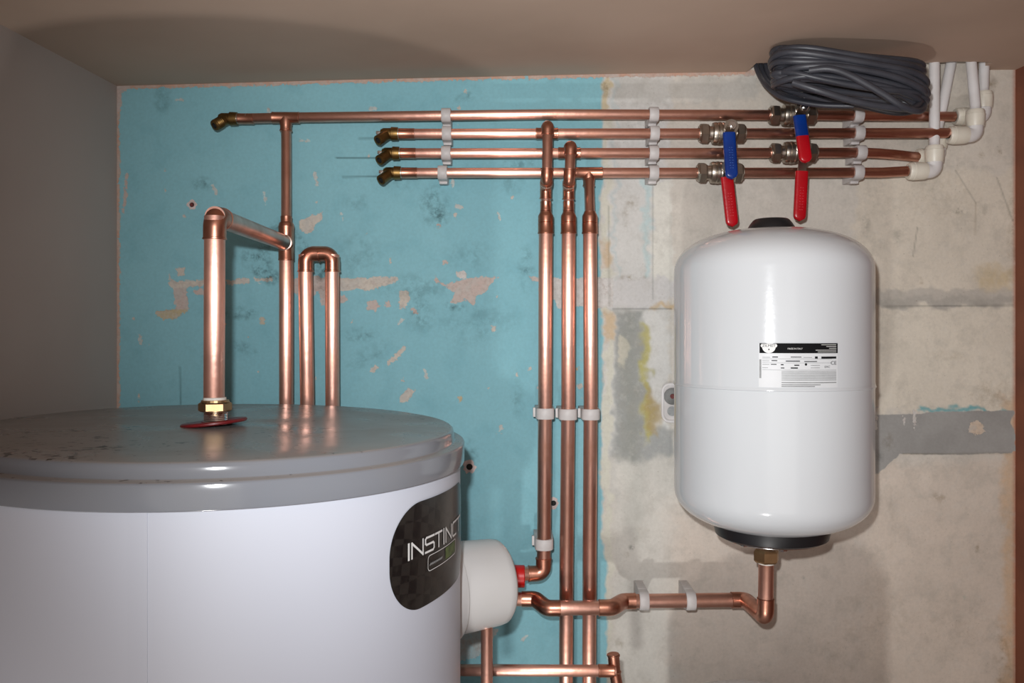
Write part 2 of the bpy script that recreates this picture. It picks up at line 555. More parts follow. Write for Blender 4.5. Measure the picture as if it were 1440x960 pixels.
    fl = [
        ([(418, 316), (422, 309), (435, 304), (453, 300), (452, 311), (443, 316), (440, 325), (430, 328), (421, 323)], CR),
        ([(234, 396), (262, 394), (292, 394), (310, 395), (310, 399), (286, 402), (262, 404), (248, 408), (237, 404)], CR),
        ([(243, 402), (262, 404), (263, 416), (264, 434), (250, 438), (246, 436), (245, 418)], PK),
        ([(219, 438), (240, 434), (264, 433), (262, 438), (246, 448), (230, 449), (221, 445)], YE),
        ([(272, 407), (286, 405), (288, 413), (275, 415)], PK),
        ([(318, 394), (350, 392), (352, 397), (320, 400)], CR),
        ([(356, 391), (384, 390), (384, 394), (358, 396)], CR),
        ([(410, 390), (478, 389), (478, 412), (462, 432), (452, 428), (448, 410), (436, 418), (412, 412)], PK),
        ([(477, 390), (500, 392), (530, 389), (548, 391), (559, 390), (556, 396), (540, 402), (520, 409), (500, 405), (490, 409), (477, 409)], CR),
        ([(476, 414), (486, 414), (488, 422), (478, 428)], PK),
        ([(516, 424), (528, 422), (535, 430), (528, 437), (516, 433)], PK),
        ([(541, 424), (547, 423), (548, 430), (542, 431)], PK),
        ([(562, 409), (574, 408), (577, 420), (572, 431), (562, 434), (560, 424)], CR),
        ([(575, 432), (585, 433), (588, 441), (582, 443)], PK),
        ([(611, 386), (617, 394), (628, 400), (640, 396), (655, 391), (700, 390), (690, 400), (680, 412), (669, 417), (666, 430), (655, 421), (640, 426), (634, 424), (640, 412), (626, 402), (612, 398)], PK),
        ([(655, 391), (698, 391), (686, 402), (668, 404), (656, 398)], CR),
        ([(643, 384), (652, 381), (657, 388), (655, 393), (645, 391)], WH),
        ([(568, 487), (571, 492), (560, 504), (546, 513), (544, 508), (556, 496)], CR),
        ([(520, 521), (528, 513), (532, 516), (526, 524)], CR),
        ([(562, 560), (574, 547), (584, 548), (580, 556), (568, 567), (561, 566)], CR),
        ([(644, 558), (650, 556), (652, 563), (646, 567)], YE),
        ([(776, 391), (862, 391), (862, 432), (800, 430), (784, 434), (778, 420)], WH),
        ([(744, 389), (762, 391), (762, 397), (750, 396)], PK),
        ([(811, 542), (819, 537), (820, 544), (813, 549)], CR),
        ([(809, 518), (814, 515), (814, 520), (810, 521)], YE),
        ([(613, 315), (619, 313), (620, 318), (614, 319)], PK),
        ([(623, 365), (628, 364), (629, 371), (624, 371)], PK),
        ([(692, 457), (697, 459), (696, 467), (692, 466)], CR),
        ([(366, 448), (371, 447), (372, 455), (367, 456)], YE),
        ([(178, 245), (181, 247), (179, 275), (174, 300), (172, 290), (174, 262)], PK),
        ([(160, 100), (190, 116), (186, 124), (172, 130), (170, 155), (160, 170)], PK),
        ([(248, 378), (258, 376), (260, 386), (250, 388)], CR),
        ([(640, 882), (668, 878), (700, 884), (690, 905), (668, 925), (640, 930)], C3(166, 190, 194)),
    ]
    flake = np.full(X.shape, -30.0)
    fcol = np.zeros(X.shape + (3,))
    fcol[:] = PK
    for poly, c in fl:
        s = sd_poly(X, Y, poly)
        m = s > flake
        flake = np.where(m, s, flake)
        fcol[m] = c
    # seams of pink joint plaster round the blue panel's edge
    ceil_y = np.interp(X, [150, 165, 500, 860, 1060, 1425, 1446], [121.5, 121, 112, 104, 101, 98, 98])
    seam = np.maximum(3.6 - np.abs(Y - ceil_y - 1.0), 2.8 - np.abs(X - 165.5))
    seam = np.where(X > 1062, -10, seam)
    m = seam > flake
    flake = np.where(m, seam, flake)
    fcol[m] = C3(196, 158, 138)
    # scratches and small chips
    for x0, y0, x1, y1 in ((249, 140, 258, 141), (299, 260, 304, 272), (423, 197, 436, 198), (443, 244, 446, 260), (371, 270, 374, 288), (520, 154, 528, 153), (378, 155, 379, 166), (636, 245, 637, 262), (362, 395, 366, 399), (560, 455, 566, 450), (700, 300, 704, 309), (598, 520, 600, 531), (196, 470, 198, 482), (735, 898, 742, 893), (640, 290, 648, 291), (480, 300, 482, 312), (705, 600, 706, 612)):
        s = 1.5 + sd_poly(X, Y, [(x0, y0 - 0.01), (x1, y1), (x1 + 0.01, y1 + 0.02)])
        m = s > flake
        flake = np.where(m, s, flake)
        fcol[m] = C3(186, 206, 206)
    for k in range(70):
        cx, cy = rng.uniform(175, 840), rng.uniform(120, 740)
        s = rng.uniform(0.8, 1.8) - np.hypot(X - cx, (Y - cy) * rng.uniform(0.4, 1.2))
        m = s > flake
        flake = np.where(m, s, flake)
        fcol[m] = CR
    # white drips and the plastered hole over the grey band
    for poly, c in [([(1231, 572), (1233, 572), (1232.5, 604), (1231, 604)], WH), ([(1270, 585), (1272, 585), (1274, 598), (1272, 599)], WH),
                    ([(1284, 575), (1287, 575), (1287, 604), (1285, 604)], WH),
                    ([(1364, 594), (1373, 591), (1383, 596), (1384, 608), (1374, 613), (1363, 607)], C3(206, 188, 168))]:
        s = sd_poly(X, Y, poly)
        m = s > flake
        flake = np.where(m, s, flake)
        fcol[m] = c

    # stains: multiply colour
    stain = np.ones(X.shape + (3,))
    mark = np.ones(X.shape + (3,))

    def smudge(cx, cy, rx, ry, col, amt, ang=0.0):
        c, s = math.cos(ang), math.sin(ang)
        dx, dy = X - cx, Y - cy
        q = np.hypot((dx * c + dy * s) / rx, (-dx * s + dy * c) / ry)
        nz = np.clip((0.5 * N10 + 0.5 * N5) * 2.0 - 0.3, 0, 1)
        w = (np.clip(1 - q, 0, 1) ** 0.7 * nz * amt)[..., None]
        stain[:] = stain * (1 - w) + np.array(col) * w
    DK = np.array([0.16, 0.19, 0.18])
    for a in [(384, 330, 12, 34, DK, 0.95, 0.6), (362, 366, 26, 22, DK, 0.9, 0.6), (378, 388, 30, 14, DK, 1.0, 0.5), (337, 440, 30, 12, DK, 0.8),
              (455, 385, 16, 34, DK, 0.9), (425, 345, 10, 30, DK, 0.8, -0.5), (610, 290, 26, 36, DK, 0.7), (622, 305, 14, 12, DK, 0.8), (590, 442, 24, 30, DK, 0.55),
              (505, 470, 30, 12, DK, 0.6), (345, 490, 22, 10, DK, 0.5, 0.5), (740, 380, 14, 40, DK, 0.55), (640, 430, 14, 8, DK, 0.9), (580, 405, 60, 24, DK, 0.4),
              (285, 258, 20, 12, DK, 0.6), (230, 140, 16, 24, DK, 0.5), (655, 137, 18, 8, DK, 0.7, -0.3), (670, 450, 70, 40, DK, 0.3), (520, 500, 40, 16, DK, 0.4, -0.5),
              (735, 230, 30, 20, DK, 0.4), (555, 250, 40, 30, DK, 0.25), (500, 360, 40, 40, DK, 0.35), (300, 500, 20, 24, DK, 0.3), (660, 640, 16, 26, DK, 0.6),
              (728, 560, 12, 30, DK, 0.35), (720, 250, 20, 30, DK, 0.4), (505, 285, 26, 14, DK, 0.4), (660, 360, 40, 26, DK, 0.3)]:
        smudge(*a)
    BR = np.array([0.45, 0.38, 0.27])
    for a in [(1295, 298, 8, 4, DK, 0.9), (1350, 296, 12, 6, DK, 0.9), (1385, 294, 5, 10, DK, 0.7), (1262, 335, 10, 14, DK, 0.5), (1218, 318, 8, 20, DK, 0.5), (1380, 218, 5, 6, BR, 1.0),
              (1406, 213, 4, 6, BR, 0.9), (1394, 118, 12, 8, BR, 0.8), (1294, 395, 6, 6, BR, 1.0), (1320, 700, 14, 8, BR, 0.8, 0.3), (1375, 770, 4, 12, BR, 0.9, 0.3), (1356, 840, 3, 5, np.array([.3, .6, .6]), 0.9),
              (890, 285, 10, 14, BR, 0.9, -0.5), (880, 305, 6, 16, BR, 0.7), (888, 390, 26, 5, BR, 0.9), (888, 770, 5, 5, DK, 0.9), (880, 780, 6, 6, BR, 0.8), (903, 745, 12, 6, BR, 0.5),
              (872, 905, 8, 10, BR, 0.7), (1250, 620, 12, 16, BR, 0.5), (1236, 640, 8, 14, DK, 0.4), (1395, 555, 40, 26, BR, 0.4), (1330, 500, 30, 8, BR, 0.5), (1130, 812, 3, 3, DK, 0.8), (1190, 910, 5, 3, DK, 0.8),
              (1164, 902, 6, 3, BR, 0.6, 0.6), (1253, 740, 4, 60, BR, 0.3), (1180, 920, 60, 50, BR, 0.2), (1340, 880, 70, 50, BR, 0.2), (1230, 860, 60, 60, BR, 0.25), (1240, 280, 50, 40, DK, 0.18),
              (1000, 270, 60, 30, DK, 0.14), (1330, 270, 60, 60, BR, 0.22), (1410, 930, 16, 60, BR, 0.6), (900, 165, 30, 20, DK, 0.3), (852, 120, 8, 20, BR, 0.8), (1424, 330, 10, 120, BR, 0.5)]:
        smudge(*a)

    def line(x0, y0, x1, y1, wd, col, amt):
        d = -sd_poly(X, Y, [(x0, y0 - 0.01), (x1, y1), (x1 + 0.01, y1 + 0.02)])
        w = (np.clip(1 - d / (wd * 0.72), 0, 1) * amt)[..., None]
        mark[:] = mark * (1 - w) + np.array(col) * w
    for a in [(473, 222, 530, 222, 2.4, DK, 0.75), (482, 249, 530, 248, 2.4, DK, 0.7), (505, 195, 528, 194.5, 2.4, DK, 0.7), (253, 516, 254, 568, 2.4, DK, 0.6),
              (856, 290, 857, 430, 2.6, DK, 0.35), (862, 434.5, 944, 434, 2.8, DK, 0.55), (1240, 431, 1424, 429, 2.6, DK, 0.5), (918, 262, 918, 420, 2.5, DK, 0.3), (1284, 360, 1290, 320, 2.4, DK, 0.45),
              (1344, 240, 1372, 285, 2.4, DK, 0.35), (1402, 250, 1424, 310, 2.4, DK, 0.4), (943, 300, 943, 640, 2.6, DK, 0.18), (1372, 285, 1371, 330, 2.4, BR, 0.4), (1270, 638, 1420, 637, 2.4, BR, 0.5)]:
        line(*a)
    tq = smooth(sd_poly(WX, WY, [(1288, 571), (1330, 571), (1420, 574), (1420, 579), (1288, 579)]), -2, 2)[..., None]
    base[:] = base * (1 - tq) + C3(120, 172, 176) * tq

    me = bpy.data.meshes.new('wall_back')
    idx = np.arange(nx * ny).reshape(ny, nx)
    faces = np.stack([idx[:-1, :-1], idx[1:, :-1], idx[1:, 1:], idx[:-1, 1:]], -1).reshape(-1, 4)
    me.vertices.add(nx * ny)
    me.vertices.foreach_set('co', co.astype(np.float32).ravel())
    me.loops.add(faces.size)
    me.loops.foreach_set('vertex_index', faces.ravel().astype(np.int32))
    me.polygons.add(len(faces))
    me.polygons.foreach_set('loop_start', np.arange(0, faces.size, 4, dtype=np.int32))
    me.update(calc_edges=True)
    for nm, arr in (('blue', blue), ('grey', grey), ('flake', flake)):
        at_ = me.attributes.new(nm, 'FLOAT', 'POINT')
        at_.data.foreach_set('value', np.clip(arr, -30, 30).astype(np.float32).ravel())
    for nm, arr in (('base', base), ('fcol', fcol), ('stain', stain), ('mark', mark)):
        at_ = me.attributes.new(nm, 'FLOAT_COLOR', 'POINT')
        full = np.concatenate([arr, np.ones(X.shape + (1,))], -1)
        at_.data.foreach_set('color', full.astype(np.float32).ravel())

    m = bpy.data.materials.new('worn_painted_plaster')
    m.use_nodes = True
    nt = m.node_tree
    L = nt.links.new
    b = nt.nodes['Principled BSDF']
    b.inputs['Roughness'].default_value = 0.75
    b.inputs['Specular IOR Level'].default_value = 0.25
    tc = nt.nodes.new('ShaderNodeTexCoord')

    def attr(n, vec=False):
        a = nt.nodes.new('ShaderNodeAttribute')
        a.attribute_name = n
        return a.outputs['Color'] if vec else a.outputs['Fac']

    def noise(scale, det=4.0, rough=0.55):
        n = nt.nodes.new('ShaderNodeTexNoise')
        n.inputs['Scale'].default_value = scale
        n.inputs['Detail'].default_value = det
        n.inputs['Roughness'].default_value = rough
        L(tc.outputs['Object'], n.inputs['Vector'])
        return n.outputs['Fac']

    def math_(op, a, b_):
        n = nt.nodes.new('ShaderNodeMath')
        n.operation = op
        for i, v in enumerate((a, b_)):
            if isinstance(v, (int, float)):
                n.inputs[i].default_value = v
            else:
                L(v, n.inputs[i])
        return n.outputs[0]

    def rng_(v, a, b_, c=0.0, d=1.0):
        n = nt.nodes.new('ShaderNodeMapRange')
        L(v, n.inputs['Value'])
        for k, x in (('From Min', a), ('From Max', b_), ('To Min', c), ('To Max', d)):
            n.inputs[k].default_value = x
        return n.outputs['Result']

    def mix(f, a, b_, mode='MIX'):
        n = nt.nodes.new('ShaderNodeMix')
        n.data_type = 'RGBA'
        n.blend_type = mode
        if isinstance(f, (int, float)):
            n.inputs['Factor'].default_value = f
        else:
            L(f, n.inputs['Factor'])
        for k, v in (('A', a), ('B', b_)):
            if isinstance(v, tuple):
                n.inputs[k].default_value = v
            else:
                L(v, n.inputs[k])
        return n.outputs['Result']

    nf = noise(70, 6, 0.65)
    nfine = noise(220, 4)
    nbig = noise(5, 3)
    wob = math_('MULTIPLY', math_('SUBTRACT', nf, 0.5), 9.0)
    wob2 = math_('ADD', math_('MULTIPLY', math_('SUBTRACT', nf, 0.5), 11.0), math_('MULTIPLY', math_('SUBTRACT', noise(190, 5, 0.65), 0.5), 11.0))
    mflake = rng_(math_('ADD', attr('flake'), wob2), -0.5, 0.5)
    mblue = rng_(math_('ADD', attr('blue'), math_('MULTIPLY', wob, 0.6)), -2.0, 2.0)
    mgrey = rng_(math_('ADD', attr('grey'), math_('MULTIPLY', wob, 0.7)), -0.8, 0.8)
    bluecol = mix(rng_(nbig, 0.35, 0.7), rgb(131, 184, 195), rgb(139, 191, 201))
    bluecol = mix(rng_(noise(28, 5), 0.52, 0.75, 0, 0.35), bluecol, rgb(112, 166, 178))
    greycol = mix(rng_(noise(16, 4), 0.4, 0.7), rgb(150, 149, 146), rgb(164, 163, 160))
    basec = mix(rng_(noise(40, 6, 0.65), 0.48, 0.68, 0, 0.30), attr('base', True), rgb(158, 154, 144))
    basec = mix(rng_(noise(85, 6, 0.7), 0.50, 0.72, 0, 0.22), basec, rgb(210, 207, 200))
    basec = mix(rng_(noise(300, 2), 0.66, 0.74, 0, 0.35), basec, rgb(120, 108, 92))
    c = mix(mgrey, basec, greycol)
    c = mix(mblue, c, bluecol)
    fc = mix(rng_(nf, 0.42, 0.62, 0, 0.7), attr('fcol', True), rgb(186, 182, 176))
    fc = mix(rng_(noise(110, 5, 0.7), 0.5, 0.62, 0, 0.35), fc, rgb(168, 150, 140))
    c = mix(mflake, c, fc)
    c = mix(rng_(math_('ADD', math_('MULTIPLY', noise(150, 6, 0.7), 0.6), math_('MULTIPLY', noise(45, 3), 0.4)), 0.43, 0.56), c, mix(1.0, c, attr('stain', True), 'MULTIPLY'))
    c = mix(1.0, c, attr('mark', True), 'MULTIPLY')
    c = mix(rng_(nfine, 0.3, 0.7, 0.0, 0.10), c, rgb(90, 80, 70))
    L(c, b.inputs['Base Color'])
    h = math_('ADD', math_('MULTIPLY', mblue, 0.5), math_('MULTIPLY', mflake, -0.9))
    h = math_('ADD', h, math_('MULTIPLY', nf, 0.5))
    h = math_('ADD', h, math_('MULTIPLY', nfine, 0.25))
    bp = nt.nodes.new('ShaderNodeBump')
    bp.inputs['Strength'].default_value = 0.35
    bp.inputs['Distance'].default_value = 0.0012
    L(h, bp.inputs['Height'])
    L(bp.outputs['Normal'], b.inputs['Normal'])
    me.materials.append(m)
    o = bpy.data.objects.new('wall_back', me)
    COL.objects.link(o)
    o['kind'] = 'structure'
    return o

wall_back = build_wall()

# masonry behind the plaster skin, side walls, floor, ceiling
LX = (164.5 - 720) * WALL / F          # left wall plane
RX = (1428 - 720) * WALL / F           # right wall plane
BACK = -1.3
bm = new()
box(bm, (LX - 0.05, (WALL + BACK) / 2, 1.25), (0.10, WALL - BACK, 2.5))
struct('wall_left', bm, M['plaster_left'], 'bare brown plaster side wall')
bm = new()
box(bm, (RX + 0.05, (WALL + BACK) / 2, 1.25), (0.10, WALL - BACK, 2.5))
struct('wall_right', bm, M['wood'], 'brown boarded side wall seen edge on')
bm = new()
box(bm, ((LX + RX) / 2, (WALL + BACK) / 2, -0.025), (RX - LX + 0.2, WALL - BACK + 0.1, 0.05))
struct('floor', bm, M['floor'])

def ceil_z(x, d):
    px = 720 + x * F / WALL
    y = np.interp(px, [100, 165, 500, 860, 1060, 1425, 1500], [122, 121, 112, 104, 101, 98, 98])
    zw = EYE - (y - HOR) * WALL / F
    return zw - 0.044 * (WALL - max(d, 0.2))

HX0, HX1 = at(1061, 90, 1.25).x, at(1394, 90, 1.25).x
HD = 1.243
def build_ceiling():
    bm = new()
    xs = list(np.linspace(LX - 0.02, HX0 - 0.02, 14)) + [HX0 - 0.012, HX0] + list(np.linspace(HX0, HX1, 24)[1:-1]) + [HX1, HX1 + 0.01, RX + 0.02]
    ds = [BACK, -0.4, 0.2, 0.6, 0.9, 1.1, 1.2, HD, WALL + 0.01]
    r = random.Random(4)
    grid = []
    for d in ds:
        row = []
        for x in xs:
            dd = d
            if d == HD and HX0 - 0.001 <= x <= HX1 + 0.001:
                dd = d + r.uniform(-0.003, 0.004)
            row.append(bm.verts.new((x, dd, ceil_z(x, d))))
        grid.append(row)
    for j in range(len(ds) - 1):
        for i in range(len(xs) - 1):
            if j == len(ds) - 2 and HX0 - 1e-4 <= xs[i] and xs[i + 1] <= HX1 + 1e-4:
                continue
            bm.faces.new((grid[j][i], grid[j][i + 1], grid[j + 1][i + 1], grid[j + 1][i]))
    g = bmesh.ops.extrude_face_region(bm, geom=bm.faces[:])
    for v in g['geom']:
        if isinstance(v, bmesh.types.BMVert):
            v.co.z += 0.014
    return struct('ceiling', bm, M['plaster_ceiling'], 'bare pinkish plaster ceiling with a broken slot along the wall')
ceiling = build_ceiling()
bm = new()
box(bm, ((LX + RX) / 2, (WALL + BACK) / 2, 2.33), (RX - LX + 0.2, WALL - BACK + 0.1, 0.03))
o = finish('floor_board', bm, M['void'])
o.parent = ceiling
# plugged screw holes in the blue plaster
for (px, py, r0) in ((270, 288, 0.0075), (660, 656, 0.0100), (778, 707, 0.0085)):
    bm = new()
    p = at(px, py, WALL)
    a_, u_, v_ = frame((0, -1, 0))
    rr = random.Random(int(px))
    ring = [bm.verts.new(p + (u_ * math.cos(k * PI / 8) + v_ * math.sin(k * PI / 8)) * r0 * rr.uniform(0.75, 1.25) + a_ * 0.0004) for k in range(16)]
    inner = [bm.verts.new(p + (u_ * math.cos(k * PI / 8) + v_ * math.sin(k * PI / 8)) * r0 * 0.5 + a_ * 0.0012) for k in range(16)]
    for k in range(16):
        bm.faces.new((ring[k], ring[(k + 1) % 16], inner[(k + 1) % 16], inner[k]))
    h = finish('plaster_ring', bm, M['filler'])
    h.parent = wall_back
    h['label'] = 'crumbled plaster round a screw hole'
    bm = new()
    lathe(bm, p + Vector((0.0004, -0.0014, 0)), (0, -1, 0), [(0, r0 * 0.5), (0.0006, r0 * 0.45), (0.0006, 0)], 10)
    h2 = finish('wall_plug', bm, M['plug'] if px < 400 else M['bore'])
    h2.parent = h

# ------------------------------------------------------------------ copper pipework
R15, R22 = 0.0075, 0.0104
DP = 1.248            # distance of the wall pipes

def along(p, q, t):
    return p + (q - p) * t

def coupling(bm, p, q, r, lip=0.0010):
    a = (q - p).normalized()
    n = (q - p).length
    lathe(bm, p, a, [(0, r * 0.98), (0.0006, r + lip * 1.25), (0.0022, r + lip * 1.25), (0.003, r + lip), (n - 0.003, r + lip), (n - 0.0022, r + lip * 1.25), (n - 0.0006, r + lip * 1.25), (n, r * 0.98)], 22)

def elbow(parent, p0, p1, p2, r, br, sock=0.013, name='elbow', m=None, lip=0.0012):
    """socketed elbow at p1 between directions to p0 and p2"""
    d0 = (p0 - p1).normalized()
    d2 = (p2 - p1).normalized()
    ang = d0.angle(d2)
    t = br / math.tan(ang / 2)
    a = p1 + d0 * (t + sock)
    b = p1 + d2 * (t + sock)
    bm = new()
    tube(bm, [a, p1, b], r + lip, 22, br, 10)
    el = part(name, bm, m or M['fitting'], parent)
    for e, d in ((a, d0), (b, d2)):
        bm = new()
        lathe(bm, e - d * 0.0022, d, [(0, r + lip), (0.0004, r + lip * 1.6), (0.0020, r + lip * 1.6), (0.0024, r)], 22)
        part('socket_lip', bm, m or M['fitting'], el)
    return el

def pipe(parent, pts, r, br=0.0, m=None, name='pipe', label=None, n=8):
    bm = new()
    tube(bm, pts, r, 22, br, n)
    return part(name, bm, m or M['copper'], parent, label)

def ring(parent, p, axis, r, w=0.0012, m=None, name='solder_ring'):
    bm = new()
    a = Vector(axis).normalized()
    lathe(bm, p - a * w / 2, a, [(0, r * 0.97), (w * 0.2, r + 0.0005), (w * 0.8, r + 0.0005), (w, r * 0.97)], 22)
    return part(name, bm, m or M['solder'], parent)

def tee(parent, p, axis, branch, r, rb, half=0.021, bl=0.021, label=None):
    a = Vector(axis).normalized()
    b = Vector(branch).normalized()
    bm = new()
    coupling(bm, p - a * half, p + a * half, r)
    lathe(bm, p, b, [(0, rb + 0.0012), (r + 0.002, rb + 0.0018), (r + 0.006, rb + 0.0011), (bl - 0.003, rb + 0.0011), (bl - 0.0024, rb + 0.0018), (bl - 0.0004, rb + 0.0018), (bl, rb)], 22)
    return part('tee', bm, M['fitting'], parent, label)

def drain_elbow(parent, p, scale=1.0, screw=True, thread=False):
    """brass end fitting on a pipe whose end is at p, pipe runs to +x"""
    s = scale
    bm = new()
    lathe(bm, p + Vector((0.004, 0, 0)), (-1, 0, 0), [(0, R15), (0, R15 + 0.0022), (0.010 * s, R15 + 0.0026), (0.011 * s, R15 + 0.001), (0.022 * s, R15 + 0.001), (0.026 * s, R15 - 0.001), (0.027 * s, 0)], 22)
    c = p + Vector((-0.012 * s, 0, -0.0005))
    ax = Vector((-0.50, -0.62, -0.55)).normalized()
    L_ = 0.0235 * s
    prof = [(0, 0.0082), (0.009, 0.0078)]
    if thread:
        for k in range(5):
            prof += [(0.010 + k * 0.0026, 0.0076), (0.0113 + k * 0.0026, 0.0086)]
    prof += [(L_ - 0.0004, 0.0078), (L_, 0.0070), (L_, 0.0046), (L_ - 0.010, 0.0044), (L_ - 0.010, 0)]
    lathe(bm, c, ax, prof, 22)
    f = part('drain_elbow', bm, M['brass'], parent, 'brass angled end fitting')
    bm = new()
    lathe(bm, c + ax * (L_ - 0.0095), ax, [(0, 0.0043), (0.0088, 0.0045)], 18)
    part('bore', bm, M['bore'], f)
    if screw:
        bm = new()
        box(bm, p + Vector((-0.0255 * s, 0, 0.001)), (0.007, 0.0055, 0.0055), 0.0008)
        part('screw_head', bm, M['chrome'], f)
    ring(parent, p + Vector((0.0046, 0, 0)), (1, 0, 0), R15, 0.0022)
    bm = new()
    coupling(bm, p + Vector((0.005, 0, 0)), p + Vector((0.029, 0, 0)), R15, 0.0006)
    part('coupling', bm, M['fitting'], parent)

ROWS = {1: (163.0, 163.5), 2: (188.0, 187.0), 3: (215.5, 214.5), 4: (243.0, 242.5)}
def row(k, px, d=DP):
    ya, yb = ROWS[k]
    if k == 1:
        y = np.interp(px, [300, 420, 780, 1140, 1340], [167.5, 165.0, 160.5, 161.8, 164.0])
    else:
        y = np.interp(px, [540, 1300], [ya, yb])
    return at(px, float(y), d)

X1, XR = Vector((1, 0, 0)), Vector((-1, 0, 0))
DN, UP, FW = Vector((0, 0, -1)), Vector((0, 0, 1)), Vector((0, -1, 0))

# --- topmost pipe
g_man = 'horizontal copper pipes on the wall'
m1 = thing('copper_pipe', 'topmost of four horizontal copper pipes, reaching furthest left, with a thin drop pipe', 'pipe', row(1, 780), g_man)
pts = [row(1, px) for px in (322, 420, 600, 780, 960, 1140, 1207)] + [row(1, 1260, DP + 0.006), row(1, 1305, 1.266), row(1, 1342, 1.268)]
pipe(m1, pts, R15)
drain_elbow(m1, row(1, 330), 1.05, screw=False, thread=True)
ring(m1, row(1, 347), X1, R15, 0.0016)
tp = row(1, 402)
tee(m1, tp, X1, DN, R15, R15)
drop_end = at(402.5, 326, 1.238)
pipe(m1, [tp, at(402.5, 200, DP), drop_end], R15, name='drop_pipe', label='thin vertical drop pipe')
bm = new()
coupling(bm, at(402.5, 304, 1.240), at(402.5, 322, 1.238), R15, 0.0007)
part('coupling', bm, M['fitting'], m1)

# --- second, third, fourth
labs = {2: 'second highest of four horizontal copper pipes, left drop pipe teeing off its front',
        3: 'third highest horizontal copper pipe, bending slightly down at its right end',
        4: 'lowest of the four upper horizontal copper pipes, with a tee pointing straight down'}
man = {1: m1}
starts = {2: 556, 3: 558, 4: 560}
for k in (2, 3, 4):
    t = thing('copper_pipe', labs[k], 'pipe', row(k, 780), g_man)
    man[k] = t
    if k == 2:
        p_ = [row(2, 556), row(2, 1207), row(2, 1260), row(2, 1334, 1.249)]
    elif k == 3:
        p_ = [row(3, 558), row(3, 1190), row(3, 1215, 1.249)]
        for px, y, d in ((1235, 215.5, 1.252), (1260, 217.5, 1.259), (1280, 219.8, 1.266), (1300, 221.5, 1.269)):
            p_.append(at(px, y, d))
    else:
        p_ = [row(4, 560), row(4, 1207), row(4, 1240), at(1276, 240.5, 1.249)]
    pipe(t, p_, R15)
    drain_elbow(t, row(k, starts[k] - 2 + 2))
# ------------------------------------------------------------------ drop pipes to the cylinder and the floor
def reducer(parent, px, y0, y1, d):
    top = at(px, y0, d)
    bot = at(px, y1, d)
    n = (bot - top).length
    bm = new()
    ax = (bot - top).normalized()
    lathe(bm, top, ax, [(0, R15), (0.0004, R15 + 0.0012), (0.002, R15 + 0.0013), (0.006, R22 + 0.0006), (0.008, R22 + 0.0011), (n * 0.5 - 0.0006, R22 + 0.0011), (n * 0.5, R22 + 0.0005), (n * 0.5 + 0.0006, R22 + 0.0012),
                        (n - 0.003, R22 + 0.0012), (n - 0.0022, R22 + 0.0017), (n - 0.0004, R22 + 0.0017), (n, R22)], 24)
    part('reducer', bm, M['fitting'], parent)

DV = 1.232      # distance of the three 22 mm verticals
g_v = 'vertical copper pipes on the wall'
vlabs = {769: 'left of three tall vertical copper pipes, ending at the white side cap',
         799.5: 'middle pipe of the three tall vertical copper pipes, running down out of view',
         829: 'right pipe of the three tall vertical copper pipes, fed by a downward tee'}
vert = {}
for px, k in ((769, 2), (800.5, 3)):
    lx = 767.5 if k == 2 else 799.5
    key = 769 if k == 2 else 799.5
    t = thing('copper_pipe', vlabs[key], 'pipe', at(lx, 581, WALL), g_v)
    vert[key] = t
    p0 = row(k, px)
    tee(t, p0, X1, FW + UP * 0.35, R15, R15, 0.017, 0.017, None)
    p1 = p0 + Vector((0, -0.034, 0.004))
    # elbow over the front, then down across the lower pipes, then back to the wall
    yb = 251 if k == 2 else 252
    p2 = at(px, yb, 1.214)
    p3 = at(lx, yb + 14, DV)
    p4 = at(lx, 306, DV)
    pipe(t, [p0, p1, p2, p3, p4], R15, 0.010)
    elbow(t, p0, p1, p2, R15, 0.009, 0.004, lip=0.0014)
    e2 = elbow(t, p1, p2, p3, R15, 0.012, 0.008)
    elbow(t, p2, p3, p4, R15, 0.012, 0.009)
    dd = (p3 - p2).normalized()
    ring(t, p2 + dd * 0.011, dd, R15 + 0.0016, 0.0016)
    bm = new()
    coupling(bm, at(lx, 283, DV), at(lx, 297, DV), R15, 0.0009)
    part('coupling', bm, M['fitting'], t)
    reducer(t, lx, 297, 329, DV)
t = thing('copper_pipe', vlabs[829], 'pipe', at(829, 581, WALL), g_v)
vert[829] = t
p0 = row(4, 828)
tee(t, p0, X1, DN, R15, R15, 0.021, 0.021)
pipe(t, [p0, at(828.5, 262, DP - 0.004), at(829.5, 306, DV)], R15)
reducer(t, 829.5, 297, 329, DV)

# bottoms of the three verticals
pipe(vert[769], [at(767.5, 310, DV), at(766.5, 560, DV), at(765, 770, DV), at(764.5, 790, DV)], R22, name='pipe')
pipe(vert[799.5], [at(799.5, 310, DV), at(799, 560, DV), at(796.5, 800, DV), at(795.5, 1100, DV)], R22)
pipe(vert[829], [at(829.5, 310, DV), at(830.5, 560, DV), at(829, 800, DV), at(828, 1100, DV)], R22)

